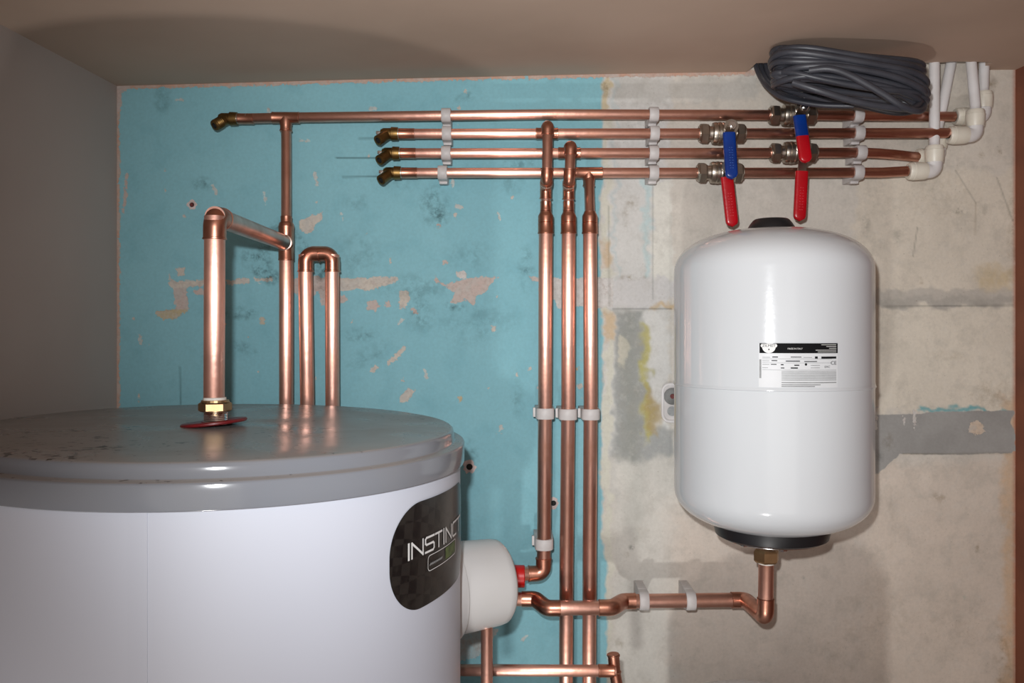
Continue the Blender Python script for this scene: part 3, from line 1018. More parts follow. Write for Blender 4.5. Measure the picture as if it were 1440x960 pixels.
# hot riser on the cylinder: riser, elbow, branch to the wall, tee, return down
RD = 0.915
RR = 0.0112
hr = thing('copper_pipe', 'thick copper riser on the grey lid with elbow and branch back to the wall', 'pipe', at(302, 577, RD))
q0, q1, q2 = at(301, 562, RD), at(302, 304, RD), at(402.5, 342, 1.236)
pipe(hr, [q0, q1], RR)
pipe(hr, [q1, q2], RR, name='branch_pipe')
elbow(hr, q0, q1, q2, RR, 0.013, 0.013, lip=0.0011)
tq = q2
tee(hr, tq, UP, (q1 - q2), R22, R22, 0.026, 0.017)
pipe(hr, [at(402.5, 318, 1.237), at(402.5, 566, 1.233), at(402.5, 1000, 1.233)], R22, name='return_pipe')
ring(hr, q2 + (q1 - q2).normalized() * 0.018, (q1 - q2), R22 + 0.0012, 0.0014)
bm = new()
lathe(bm, at(402.5, 312, 1.237), DN, [(0, R15), (0.0008, R15 + 0.0022), (0.004, R22 + 0.0006), (0.010, R22 + 0.0012), (0.010, R15)], 22)
part('reducer', bm, M['fitting'], hr)
bm = new()
lathe(bm, at(302, 562.5, RD), UP, [(0, RR), (0, RR + 0.0012), (0.0030, RR + 0.0010), (0.0034, RR)], 22)
part('thread_tape', bm, M['tape'], hr, 'white thread tape showing above the nut')
bm = new()
lathe(bm, at(302.5, 565, RD), UP, [(0, 0.0150), (0.0022, 0.0146), (0.0026, 0.0112)], 24)
hexnut(bm, at(302.5, 578.5, RD), UP, 0.0108, 0.0178, 0.30)
part('hex_nut', bm, M['bright_brass'], hr, 'brass compression nut', smooth=False)
bm = new()
prof = [(0, 0.0128)]
for k in range(7):
    prof += [(0.0012 + k * 0.0018, 0.0128), (0.0021 + k * 0.0018, 0.0122)]
prof += [(0.0148, 0.0128), (0.0148, 0)]
lathe(bm, at(303, 596, RD), UP, prof, 26)
part('threaded_stub', bm, M['chrome'], hr, 'shiny threaded stub')

# hairpin loop
hp = thing('copper_pipe', 'hairpin copper pipe with a rounded return bend rising behind the lid', 'pipe', at(449, 600, WALL))
DH = 1.228
pl = [at(432, 1000, DH), at(432, 560, DH), at(429.5, 390, DH), at(430, 358, DH), at(467.5, 358, DH), at(467, 390, DH), at(467.5, 560, DH), at(468, 1000, DH)]
pipe(hp, pl[:4], R22)
pipe(hp, pl[4:], R22)
bm = new()
tube(bm, [at(430, 381, DH), at(430, 356.5, DH), at(467.5, 356.5, DH), at(467.5, 381, DH)], R22 + 0.0008, 24, 0.0190, 12)
rb_ = part('return_bend', bm, M['fitting'], hp)
for px in (430, 467.5):
    bm = new()
    lathe(bm, at(px, 382.5, DH), UP, [(0, R22), (0.0003, R22 + 0.0017), (0.0022, R22 + 0.0017), (0.0026, R22 + 0.0008)], 24)
    part('socket_lip', bm, M['fitting'], rb_)
bm = new()
lathe(bm, at(449.2, 357.5, DH), X1, [(-0.0011, R22 + 0.0006), (-0.0008, R22 + 0.0014), (0.0008, R22 + 0.0014), (0.0011, R22 + 0.0006)], 24)
part('socket_lip', bm, M['fitting'], rb_)

# ------------------------------------------------------------------ hot water cylinder
CX, CY, CR = -0.322, 0.920, 0.2640
cyl = thing('hot_water_cylinder', 'large white hot water cylinder with grey lid and black badge, left foreground', 'water tank', (CX, CY, 0))
bm = new()
lathe(bm, (CX, CY, 0), UP, [(0, 0), (0, CR - 0.004), (0.02, CR), (EYE - 0.136, CR), (EYE - 0.134, CR - 0.004), (EYE - 0.134, 0)], 160)
part('casing', bm, M['casing'], cyl)
# lap joint of the casing sheet, running down its front
bm = new()
def cyl_angle(px, R=CR, cx=CX, cy=CY):
    lo, hi = -0.05, 1.45
    for _ in range(50):
        mid = (lo + hi) / 2
        x = 720 + F * (cx + R * math.cos(mid)) / (cy - R * math.sin(mid))
        if x > px:
            lo = mid
        else:
            hi = mid
    return (lo + hi) / 2
def cyl_pt(a, z, off=0.0):
    return Vector((CX + (CR + off) * math.cos(a), CY - (CR + off) * math.sin(a), z))
sa = cyl_angle(106)
rows_ = []
for z in (0.02, EYE - 0.142):
    rows_.append([bm.verts.new(cyl_pt(sa + k * 0.012, z, o_)) for k, o_ in ((0, -0.0002), (0.02, 0.0007), (0.5, 0.0007), (1, 0.0006), (3, 0.0003), (6, -0.0002))])
for i in range(5):
    bm.faces.new((rows_[0][i], rows_[0][i + 1], rows_[1][i + 1], rows_[1][i]))
part('lap_seam', bm, M['casing'], cyl)
# lid: sits very slightly down at its right side
LT = Vector((0.0186, -0.004, 1.0)).normalized()
bm = new()
z0 = -0.104
prof = [(-0.034, CR + 0.0015), (-0.0372, CR + 0.0030), (-0.0372, CR + 0.0048), (-0.0362, CR + 0.0052), (-0.0165, CR + 0.0052), (-0.0150, CR + 0.0044), (-0.0142, CR + 0.0026),
        (-0.0138, CR - 0.0050), (-0.0128, CR - 0.0064), (-0.0050, CR - 0.0072), (-0.0022, CR - 0.0080), (-0.0006, CR - 0.0100), (0.0, CR - 0.0130), (0.0, CR - 0.06), (-0.0002, 0.16), (0.0, 0.10), (0.0, 0)]
lathe(bm, (CX, CY, EYE + z0), LT, prof, 160)
part('lid', bm, M['lid'], cyl, 'grey stepped plastic lid', angle=50)

# side cap on the right, axis turned a little towards the wall
BA = math.radians(27)
bax = Vector((math.cos(BA), math.sin(BA), 0))
bz = EYE - 0.3245
bo = Vector((CX, CY, bz))
bm = new()
lathe(bm, bo, bax, [(CR - 0.015, 0.060), (CR + 0.004, 0.0605), (CR + 0.005, 0.0575), (CR + 0.069, 0.0545), (CR + 0.077, 0.0530), (CR + 0.081, 0.0490), (CR + 0.0825, 0.044), (CR + 0.0825, 0)], 64)
cap = part('side_cap', bm, M['boss'], cyl, 'round white cap over the side connections')
bm = new()
lathe(bm, bo, bax, [(CR - 0.02, 0.0625), (CR + 0.0075, 0.0635), (CR + 0.0090, 0.0625), (CR + 0.0092, 0.0570)], 64)
part('cap_rim', bm, M['boss'], cap)
bm = new()
pt = bo + bax * (CR + 0.004) + Vector((0.003, -0.004, -0.064))
box(bm, pt, (0.010, 0.014, 0.012), 0.002)
part('cap_tab', bm, M['boss'], cap)

# badge
a_l, a_r = cyl_angle(547), math.radians(-4)
zt, zb = EYE - 0.1635, EYE - 0.2665
bw = (a_l - a_r) * CR
bh = zt - zb
def badge_pt(s, z, off):
    return cyl_pt(a_l - s / CR, z, off)
def patch(bm, inside_rows, off):
    """rows: list of (z, s0, s1); builds a curved sheet"""
    prev = None
    for z, s0, s1 in inside_rows:
        rw = [bm.verts.new(badge_pt(s0 + (s1 - s0) * k / 24, z, off)) for k in range(25)]
        if prev:
            for k in range(24):
                bm.faces.new((prev[k], prev[k + 1], rw[k + 1], rw[k]))
        prev = rw
def rounded_rows(w, h, r, ztop, inset, n=40):
    out = []
    for i in range(n + 1):
        v = inset + (h - 2 * inset) * (0.5 - 0.5 * math.cos(PI * i / n))
        e = 0.0
        y = min(v, h - v)
        if y < r:
            e = r - math.sqrt(max(r * r - (r - y) ** 2, 0))
        e = max(e, 0) + inset * 0.8
        out.append((ztop - v, e, w - e))
    return out
bm = new()
patch(bm, rounded_rows(bw, bh, 0.046, zt, 0.0), 0.0006)
badge = part('badge', bm, M['badge'], cyl, 'black carbon-patterned badge with white letters')

def strokes(bm, polys, fn, w):
    """polys: polylines in a plane; fn maps (x, y) to 3D; flat ribbons of width w"""
    for pl_ in polys:
        for (x0, y0), (x1, y1) in zip(pl_, pl_[1:]):
            L_ = math.hypot(x1 - x0, y1 - y0)
            if L_ < 1e-9:
                continue
            ux, uy = (x1 - x0) / L_, (y1 - y0) / L_
            nx_, ny_ = -uy * w / 2, ux * w / 2
            ex, ey = ux * w / 2, uy * w / 2
            n = max(1, int(L_ / 0.004))
            prev = None
            for k in range(n + 1):
                t_ = k / n
                x = x0 - ex + (x1 - x0 + 2 * ex) * t_
                y = y0 - ey + (y1 - y0 + 2 * ey) * t_
                cur = (bm.verts.new(fn(x + nx_, y + ny_)), bm.verts.new(fn(x - nx_, y - ny_)))
                if prev:
                    bm.faces.new((prev[0], prev[1], cur[1], cur[0]))
                prev = cur
GL = {'I': [[(0.5, 0), (0.5, 1)]], 'N': [[(0, 0), (0, 1), (1, 0), (1, 1)]], 'S': [[(1, 1), (0.12, 1), (0, 0.9), (0, 0.62), (0.12, 0.52), (0.88, 0.52), (1, 0.42), (1, 0.12), (0.88, 0), (0, 0)]],
      'T': [[(0, 1), (1, 1)], [(0.5, 0), (0.5, 1)]], 'C': [[(1, 1), (0.15, 1), (0, 0.88), (0, 0.12), (0.15, 0), (1, 0)]]}
zl0, lh = EYE - 0.2150, 0.0140
for ch, xa, xb in (('I', 572, 575), ('N', 578, 593.5), ('S', 597, 609), ('T', 611, 620), ('I', 621.5, 624), ('N', 625.6, 633.2), ('C', 635, 639.6), ('T', 640.4, 645.2)):
    s0, s1 = (a_l - cyl_angle(xa)) * CR, (a_l - cyl_angle(xb)) * CR
    bm = new()
    strokes(bm, [[(s0 + (s1 - s0) * x, zl0 + lh * y) for x, y in g_] for g_ in GL[ch]], lambda x, y: badge_pt(x, y, 0.0012), 0.0021 if ch != 'I' else 0.0026)
    bmesh.ops.remove_doubles(bm, verts=bm.verts[:], dist=0.0004)
    part('letter', bm, M['print_white'], badge, smooth=False)
ps0, ps1 = (a_l - cyl_angle(600.5)) * CR, (a_l - cyl_angle(639)) * CR
pz0, pz1 = EYE - 0.2345, EYE - 0.2195
rr_ = 0.004
outl = []
for cx_, cz_, a0 in ((ps1 - rr_, pz1 - rr_, 0), (ps0 + rr_, pz1 - rr_, 90), (ps0 + rr_, pz0 + rr_, 180), (ps1 - rr_, pz0 + rr_, 270)):
    for k in range(6):
        an = math.radians(a0 + k * 18)
        outl.append((cx_ + rr_ * math.cos(an), cz_ + rr_ * math.sin(an)))
outl.append(outl[0])
bm = new()
strokes(bm, [outl], lambda x, y: badge_pt(x, y, 0.0012), 0.0007)
part('outline', bm, M['print_white'], badge, smooth=False)['kind'] = 'stuff'
bm = new()
gs0 = ps0 + (ps1 - ps0) * 0.56
strokes(bm, [[(gs0 + 0.004, (pz0 + pz1) / 2), (ps1 - 0.008, (pz0 + pz1) / 2)]], lambda x, y: badge_pt(x, y, 0.0010), 0.0120)
part('green_panel', bm, M['print_green'], badge, 'small green panel', smooth=False)
bm = new()
strokes(bm, [[(ps0 + 0.004 + k * 0.0031, pz0 + 0.0056), (ps0 + 0.0056 + k * 0.0031, pz0 + 0.0066)] for k in range(9)], lambda x, y: badge_pt(x, y, 0.0012), 0.0016)
part('small_print', bm, M['print_grey'], badge, smooth=False)['kind'] = 'stuff'

# red washer lying on the lid around the stub
wz = at(301, 595.5, RD)
rw = thing('plastic_washer', 'dark red plastic washer lying tilted on the grey lid around the riser', 'washer', wz)
bm = new()
lathe(bm, wz + Vector((0, 0, 0.0008)), Vector((-0.10, 0.02, 1)), [(-0.0012, 0.0140), (-0.0012, 0.0338), (0.0, 0.0352), (0.0016, 0.0352), (0.0026, 0.0338), (0.0022, 0.0140)], 48, closed=True)
part('disc', bm, M['red_plastic'], rw)

# elbow of the left vertical into the side cap
cap_end = bo + bax * (CR + 0.0825)
vin = at(704, 812, 1.10)
c1 = at(714, 807, 1.226)
e_c = at(764.5, 806, DV)
pipe(vert[769], [vin, c1, e_c, at(764.5, 785, DV)], R22, 0.018, name='pipe')
elbow(vert[769], c1, e_c, at(764.5, 785, DV), R22, 0.019, 0.004)
bm = new()
dcap = (c1 - vin).normalized()
lathe(bm, at(733, 810, 1.222), X1, [(-0.014, 0.010), (-0.014, 0.0165), (0.0040, 0.0160), (0.0052, 0.0148), (0.0052, 0.009)], 28)
part('red_collar', bm, M['bright_red'], cap, 'bright red collar at the upper connection')

# ------------------------------------------------------------------ expansion vessel
VX, VY, VR = at(1084.5, 0, 1.146).x, 1.146, 0.1325
zt_, zb_ = EYE + (HOR - 383) * VY / F, EYE - (688 - HOR) * 1.14 / F
hd, hb = 0.0600, 0.056
ves = thing('expansion_vessel', 'white enamelled expansion vessel with black cap and printed label, hanging on the wall', 'pressure vessel', (VX, WALL, EYE - 0.10))
prof = [(zt_ + hd, 0)]
for k in range(1, 25):
    r = k / 24.0
    rr2 = math.sin(r * PI / 2)
    prof.append((zt_ + hd * (1 - rr2 ** 2.5) ** (1 / 2.2), VR * rr2))
zs = EYE - 0.0728
prof += [(zs + 0.0042, VR), (zs + 0.0025, VR + 0.0003), (zs + 0.0008, VR + 0.0013), (zs - 0.0004, VR + 0.0014), (zs - 0.0012, VR + 0.0002), (zs - 0.004, VR - 0.0003), (zs - 0.0048, VR - 0.0003)]
for k in range(24, -1, -1):
    r = k / 24.0
    rr2 = math.sin(r * PI / 2)
    prof.append((zb_ - hb * (1 - rr2 ** 2.5) ** (1 / 2.2), (VR - 0.0003) * rr2))
bm = new()
lathe(bm, (VX, VY, 0), UP, prof, 128)
part('shell', bm, M['enamel'], ves, angle=30)
zc = zt_ + hd
# added unseen vessel shape below the frame, casts a round-topped shadow on the wall
shadow_vessel = thing('expansion_vessel', 'added vessel-shaped shadow caster, unseen below the frame', 'pressure vessel', (0.3226, WALL, 1.0))
bm = new()
lathe(bm, (0.3226, 1.09, 1.215 - zc), UP, prof, 96)
part('shell', bm, M['enamel'], shadow_vessel, angle=30)
bm = new()
lathe(bm, (0.3226, 1.09, 1.215 - (zc - zb_ + hb)), DN, [(-0.02, 0.0775), (0.024, 0.0775), (0.033, 0.068), (0.033, 0)], 48)
part('base_ring', bm, M['rubber'], shadow_vessel)
bm = new()
box(bm, (0.3226, WALL - 0.036, 1.0), (0.05, 0.072, 0.22), 0.003)
part('bracket', bm, M['enamel'], shadow_vessel)
bm = new()
lathe(bm, (VX, VY, zc), UP, [(-0.006, 0.0335), (0.0005, 0.0325), (0.007, 0.0285), (0.0115, 0.0250), (0.0135, 0.0225), (0.0140, 0.018), (0.0140, 0)], 48)
part('valve_cap', bm, M['rubber'], ves, 'black plastic cap on top')
zbt = EYE - 0.2545
bm = new()
lathe(bm, (VX, VY, 0), UP, [(zbt + 0.004, 0.060), (zbt + 0.002, 0.0775), (zbt - 0.018, 0.0775), (zbt - 0.0265, 0.0755), (zbt - 0.0295, 0.070), (zbt - 0.0295, 0)], 72)
part('base_ring', bm, M['rubber'], ves, 'black rubber ring under the vessel')
bm = new()
lathe(bm, (VX, VY, 0), UP, [(zbt - 0.0290, 0.0670), (zbt - 0.0312, 0.0665), (zbt - 0.0322, 0.062), (zbt - 0.034, 0.030), (zbt - 0.034, 0)], 72)
fl_ = part('flange', bm, M['chrome'], ves, 'shiny steel flange')
for k in range(6):
    an = PI / 6 + k * PI / 3
    bm = new()
    hexnut(bm, (VX + 0.052 * math.cos(an), VY + 0.052 * math.sin(an), zbt - 0.0365), UP, 0.005, 0.0055)
    part('bolt', bm, M['chrome'], fl_, smooth=False)
nx_px = 1077.5
bm = new()
nz = at(nx_px, 790, VY)
hexnut(bm, nz, UP, 0.018, 0.0178, 0.1)
part('hex_nut', bm, M['bright_brass'], ves, 'brass hexagon nut', smooth=False)

# printed label wrapped on the shell
def ves_pt(px, py, off=0.0):
    lo, hi = -1.2, 1.2
    R = VR + off
    for _ in range(40):
        mid = (lo + hi) / 2
        if 720 + F * (VX + R * math.sin(mid)) / (VY - R * math.cos(mid)) < px:
            lo = mid
        else:
            hi = mid
    x, y = VX + R * math.sin(lo), VY - R * math.cos(lo)
    return Vector((x, y, EYE - (py - HOR) * 1.0145 / F))
def lrect(bm, x0, y0, x1, y1, off):
    n = max(1, int((x1 - x0) / 6))
    prev = None
    for k in range(n + 1):
        x = x0 + (x1 - x0) * k / n
        cur = (bm.verts.new(ves_pt(x, y0, off)), bm.verts.new(ves_pt(x, y1, off)))
        if prev:
            bm.faces.new((prev[0], prev[1], cur[1], cur[0]))
        prev = cur
def glyphs(bm, text, x, y, size, off, fn=ves_pt, align='CENTER', sx=1.0):
    cu = bpy.data.curves.new('t', 'FONT')
    cu.body = text
    cu.size = size
    cu.align_x = align
    cu.resolution_u = 3
    ob = bpy.data.objects.new('t', cu)
    COL.objects.link(ob)
    dg = bpy.context.evaluated_depsgraph_get()
    me = bpy.data.meshes.new_from_object(ob.evaluated_get(dg))
    vs = [bm.verts.new(fn(x + v.co.x * sx, y - v.co.y, off)) for v in me.vertices]
    for p in me.polygons:
        try:
            bm.faces.new([vs[i] for i in p.vertices])
        except ValueError:
            pass
    bpy.data.objects.remove(ob)
    bpy.data.curves.remove(cu)
    bpy.data.meshes.remove(me)
bm = new()
lrect(bm, 1067, 482.5, 1178, 545, 0.0006)
lab = part('label_sheet', bm, M['label_paper'], ves, 'white printed data label', smooth=True)
bm = new()
lrect(bm, 1068, 482.5, 1178, 496.5, 0.0010)
part('header_band', bm, M['print_black'], lab, 'black header band', smooth=True)
bm = new()
cxl, cyl_ = 1081.2, 486.0
def ell(bm, cx_, cy_, rx, ry, a0, a1, off):
    ctr = bm.verts.new(ves_pt(cx_, cy_, off))
    ps = [bm.verts.new(ves_pt(cx_ + rx * math.cos(math.radians(a0 + (a1 - a0) * k / 16)), cy_ + ry * math.sin(math.radians(a0 + (a1 - a0) * k / 16)), off)) for k in range(17)]
    for k in range(16):
        bm.faces.new((ctr, ps[k], ps[k + 1]))
ell(bm, cxl, 487.4, 9.6, 9.0, 0, 180, 0.0013)
lrect(bm, 1072, 483.4, 1090.5, 488.4, 0.0013)
ell(bm, 1072.4, 485.9, 2.8, 2.6, 0, 360, 0.0013)
ell(bm, 1090.2, 485.9, 2.8, 2.6, 0, 360, 0.0013)
glyphs(bm, 'MADE IN ITALY', 1118, 491.2, 3.4, 0.0013, sx=0.9)
for k, (xa, xb) in enumerate(((1155, 1176), (1162, 1176), (1166, 1176), (1147, 1176), (1150, 1176))):
    lrect(bm, xa, 484.3 + k * 2.5, xb, 485.0 + k * 2.5, 0.0013)
part('header_print', bm, M['print_white'], lab, 'white emblem and lettering on the black band', smooth=False)['kind'] = 'stuff'
bm = new()
glyphs(bm, 'ZILMET', cxl, 487.6, 4.6, 0.0016, sx=1.25)
lrect(bm, 1080.4, 490.4, 1082.0, 492.2, 0.0016)
glyphs(bm, 'CE', 1172.2, 512.6, 7.0, 0.0011)
glyphs(bm, 'EAC', 1163.4, 517.0, 4.2, 0.0011)
glyphs(bm, '0036', 1173.0, 517.4, 2.6, 0.0011) if False else None
lrect(bm, 1155, 501.2, 1176, 504.2, 0.0011)
ell(bm, 1133.4, 512.2, 1.7, 1.7, 0, 360, 0.0011)
for (xa, ya, xb, yb) in ((1086, 501.3, 1094, 502.6), (1085, 506.4, 1093, 507.6), (1105, 507.0, 1125, 508.2), (1131, 507.5, 1149, 508.6), (1084, 511.8, 1092, 512.8), (1098, 512.0, 1102, 513.4), (1117, 512.6, 1124, 514.0),
                         (1098, 516.6, 1103, 517.8), (1112, 516.4, 1122, 518.0), (1112, 501.4, 1127, 502.4), (1146, 501.0, 1150, 504.0)):
    lrect(bm, xa, ya, xb, yb, 0.0011)
part('black_print', bm, M['print_black'], lab, smooth=False)['kind'] = 'stuff'
bm = new()
for y in (504.4, 509.9, 519.9):
    lrect(bm, 1072, y, 1170 if y < 519 else 1176, y + 0.4, 0.0010)
for k in range(8):
    lrect(bm, 1099, 521.8 + k * 1.75, 1176, 522.5 + k * 1.75, 0.0010)
for xa, xb, y in ((1099, 1176, 537.2), (1099, 1154, 540.2), (1099, 1146, 542.6)):
    lrect(bm, xa, y, xb, y + 1.3, 0.0010)
for xa, xb, y in ((1072, 1083, 502), (1072, 1082, 507), (1072, 1082, 512.2), (1072, 1080, 516.8), (1140, 1153, 513.2), (1140, 1153, 516.6), (1130, 1142, 502)):
    lrect(bm, xa, y, xb, y + 0.7, 0.0010)
lrect(bm, 1067.8, 505.5, 1070.6, 532, 0.0010)
part('grey_print', bm, M['print_grey'], lab, smooth=False)['kind'] = 'stuff'

# ------------------------------------------------------------------ feed pipe between side cap and vessel
fd = thing('copper_pipe', 'low copper feed pipe stepping forward past two verticals to the vessel', 'pipe', at(930, 845, WALL))
DL = 1.236
fa = at(704, 838, 1.10)
f0 = at(714, 842, 1.222)
f1 = at(753, 842, 1.222)
f2 = at(769, 855, 1.196)
f3 = at(861, 854, 1.196)
f4 = at(876, 845, DL)
f5 = at(1048, 843, DL)
f6 = at(1076.5, 868, VY)
f7 = at(nx_px, 788, VY)
pipe(fd, [fa, f0, f1, f2, f3, f4, f5, f6, f7], R22, 0.012)
bm = new()
tube(bm, [along(f0, f1, 0.5), f1, f2, along(f2, f3, 0.20)], R22 + 0.0013, 22, 0.0125, 8)
part('offset_bend', bm, M['fitting'], fd)
bm = new()
tube(bm, [along(f3, f2, 0.20), f3, f4, along(f4, f5, 0.10)], R22 + 0.0013, 22, 0.0125, 8)
part('offset_bend', bm, M['fitting'], fd)
bm = new()
tube(bm, [along(f5, f4, 0.11), f5, f6, along(f6, f7, 0.33)], R22 + 0.0012, 22, 0.0125, 8)
part('swan_neck', bm, M['fitting'], fd)
for p, ax in ((along(f2, f3, 0.20), X1), (along(f2, f3, 0.80), X1), (along(f4, f5, 0.10), X1), (along(f4, f5, 0.89), X1), (along(f6, f7, 0.33), UP)):
    ring(fd, p, ax, R22 + 0.0011, 0.0014, M['fitting'], 'socket_lip')
ring(fd, f7 + DN * 0.003, UP, R22 + 0.0006, 0.003, M['tape'], 'thread_tape')

# pipes at the foot of the picture
DB = 1.09
bp_ = thing('copper_pipe', 'low horizontal copper pipe passing in front of two verticals beside the cylinder', 'pipe', at(755, 942, DB))
pipe(bp_, [at(600, 942, DB + 0.02), at(700, 942, DB), at(866, 943, DB)], R15)
bm = new()
coupling(bm, at(841, 942.8, DB), at(864, 943, DB), R15, 0.0008)
part('coupling', bm, M['fitting'], bp_)
bm = new()
tube(bm, [at(862.5, 919, DB + 0.006), at(864.5, 945, DB + 0.006), at(868, 965, DB), at(872, 1100, DB - 0.01)], [R15 + 0.0002] * 4, 22)
et_ = part('end_tee', bm, M['fitting'], bp_)
for y, x in ((921, 862.6), (944, 864.4)):
    ring(et_, at(x, y, DB + 0.006), UP, R15 + 0.0008, 0.0022, M['fitting'], 'socket_lip')
vp = thing('copper_pipe', 'short vertical copper pipe coming down from under the white side cap', 'pipe', at(685, 960, 1.045))
pipe(vp, [at(684.5, 872, 1.045), at(685, 1150, 1.045)], R15)

# ------------------------------------------------------------------ pipe clips
def clip_root(name, label, loc, group, rot, rp, width, strapw, stand):
    """local: pipe along x at the origin, wall towards +y at distance stand"""
    t_ = thing(name, label, 'pipe clip', loc, group)
    t_.rotation_euler = rot
    bm = new()
    ro = rp + 0.0034
    n = 18
    # closed strap: round at the front, straight to the base at the back
    prof_o, prof_i = [], []
    for k in range(n + 1):
        an = PI * k / n
        prof_o.append((-ro * math.sin(an) ** 0.8 if 0 < k < n else 0.0, ro * math.cos(an)))
        prof_i.append((-(rp + 0.0003) * math.sin(an), (rp + 0.0003) * math.cos(an)))
    prof_o = [(stand * 0.35, ro)] + prof_o + [(stand * 0.35, -ro)]
    prof_i = [(stand * 0.35, rp + 0.0003)] + prof_i + [(stand * 0.35, -rp - 0.0003)]
    rings_ = []
    for sx_, sh in ((-0.5, 0.0006), (-0.44, 0.0), (0.44, 0.0), (0.5, 0.0006)):
        rings_.append(([bm.verts.new((sx_ * strapw, y * (1 - sh / ro), z * (1 - sh / ro))) for y, z in prof_o],
                       [bm.verts.new((sx_ * strapw, y, z)) for y, z in prof_i]))
    m_ = len(prof_o)
    for i in range(3):
        for k in range(m_ - 1):
            bm.faces.new((rings_[i][0][k], rings_[i][0][k + 1], rings_[i + 1][0][k + 1], rings_[i + 1][0][k]))
            bm.faces.new((rings_[i][1][k], rings_[i + 1][1][k], rings_[i + 1][1][k + 1], rings_[i][1][k + 1]))
    for i in (0, 3):
        for k in range(m_ - 1):
            bm.faces.new((rings_[i][0][k], rings_[i][1][k], rings_[i][1][k + 1], rings_[i][0][k + 1]))
    part('strap', bm, M['clip'], t_, local=True)
    bm = new()
    box(bm, (0, (stand + rp + 0.001) / 2, 0), (strapw * 0.96, stand - rp - 0.001, 2 * ro + 0.001), 0.0012)
    part('base', bm, M['clip'], t_, local=True)
    bm = new()
    box(bm, (0, stand * 0.35, -ro - 0.0018), (strapw * 0.9, 0.008, 0.0042), 0.0012)
    part('hinge', bm, M['clip'], t_, local=True)
    return t_

def copy_clip(src, label, loc, rot=None):
    r_ = src.copy()
    COL.objects.link(r_)
    r_.location = loc
    if rot is not None:
        r_.rotation_euler = rot
    r_['label'] = label
    for ch in src.children:
        c_ = ch.copy()
        COL.objects.link(c_)
        c_.parent = r_
    return r_

ordn = {1: 'topmost', 2: 'second', 3: 'third', 4: 'lowest'}
cols = ((627.5, 'left column of clips, on the blue paint'), (919, 'middle column of clips, on the grey plaster'), (1206, 'right column of clips, under the cable coil'))
grp = 'pipe clips on the four upper pipes'
src = None
for px, words in cols:
    for k in (1, 2, 3, 4):
        x = px + (-5 if (k == 4 and px < 700) else 0) + (4 if (k == 3 and px > 1000) else 0) + (1 if k == 2 else 0)
        lb = 'white plastic pipe clip, %s in the %s' % (ordn[k], words)
        if src is None:
            src = clip_root('pipe_clip', lb, row(k, x), grp, (0, 0, 0), R15, 0, 0.0140, WALL - DP)
        else:
            copy_clip(src, lb, row(k, x))
src22 = None
for px, lb in ((766.5, 'white plastic clip on the left of three tall vertical pipes, at mid height'), (798.5, 'white plastic clip on the middle of three tall vertical pipes'), (830.5, 'white plastic clip on the right of three tall vertical pipes')):
    if src22 is None:
        src22 = clip_root('pipe_clip', lb, at(px, 581, DV), 'pipe clips on the vertical pipes', (0, PI / 2, 0), R22, 0, 0.0160, WALL - DV)
    else:
        copy_clip(src22, lb, at(px, 582, DV))
copy_clip(src22, 'white plastic clip just above the elbow by the white side cap', at(765, 764, DV))
srcl = clip_root('pipe_clip', 'left of the two white clips on the low feed pipe', at(905, 844, DL), 'pipe clips on the low feed pipe', (0, 0, 0), R22, 0, 0.0140, WALL - DL)
copy_clip(srcl, 'right of the two white clips on the low feed pipe', at(970.5, 844, DL))

# ------------------------------------------------------------------ lever valves
def sleeve_mesh(bm, a, b, w, th, t0=0.0, t1=1.0, round_end=True):
    """flat rounded grip from a to b, slice t0..t1 of its length"""
    ax = (b - a)
    L_ = ax.length
    ax.normalize()
    u = ax.cross(Vector((0, 1, 0))).normalized()
    nrm = u.cross(ax).normalized()
    if nrm.y > 0:
        nrm = -nrm
    secs = []
    N_ = 22
    for i in range(N_ + 1):
        t_ = t0 + (t1 - t0) * i / N_
        dist_end = (1 - t_) * L_
        k = 1.0
        if round_end and dist_end < w / 2:
            k = math.sqrt(max(1 - (1 - dist_end / (w / 2)) ** 2, 0.0009))
        secs.append((t_ * L_, k))
    rings_ = []
    for s_, k in secs:
        c_ = a + ax * s_
        rg = []
        for q in range(20):
            an = 2 * PI * q / 20
            ca, sa_ = math.cos(an), math.sin(an)
            x = math.copysign(abs(ca) ** 0.55, ca) * w / 2 * k
            y = math.copysign(abs(sa_) ** 0.55, sa_) * th / 2 * (0.45 + 0.55 * k)
            rg.append(bm.verts.new(c_ + u * x + nrm * y))
        rings_.append(rg)
    for A, B in zip(rings_, rings_[1:]):
        for q in range(20):
            q2 = (q + 1) % 20
            bm.faces.new((A[q], A[q2], B[q2], B[q]))
    bm.faces.new(rings_[0][::-1])
    bm.faces.new(rings_[-1])
    return ax, u, nrm

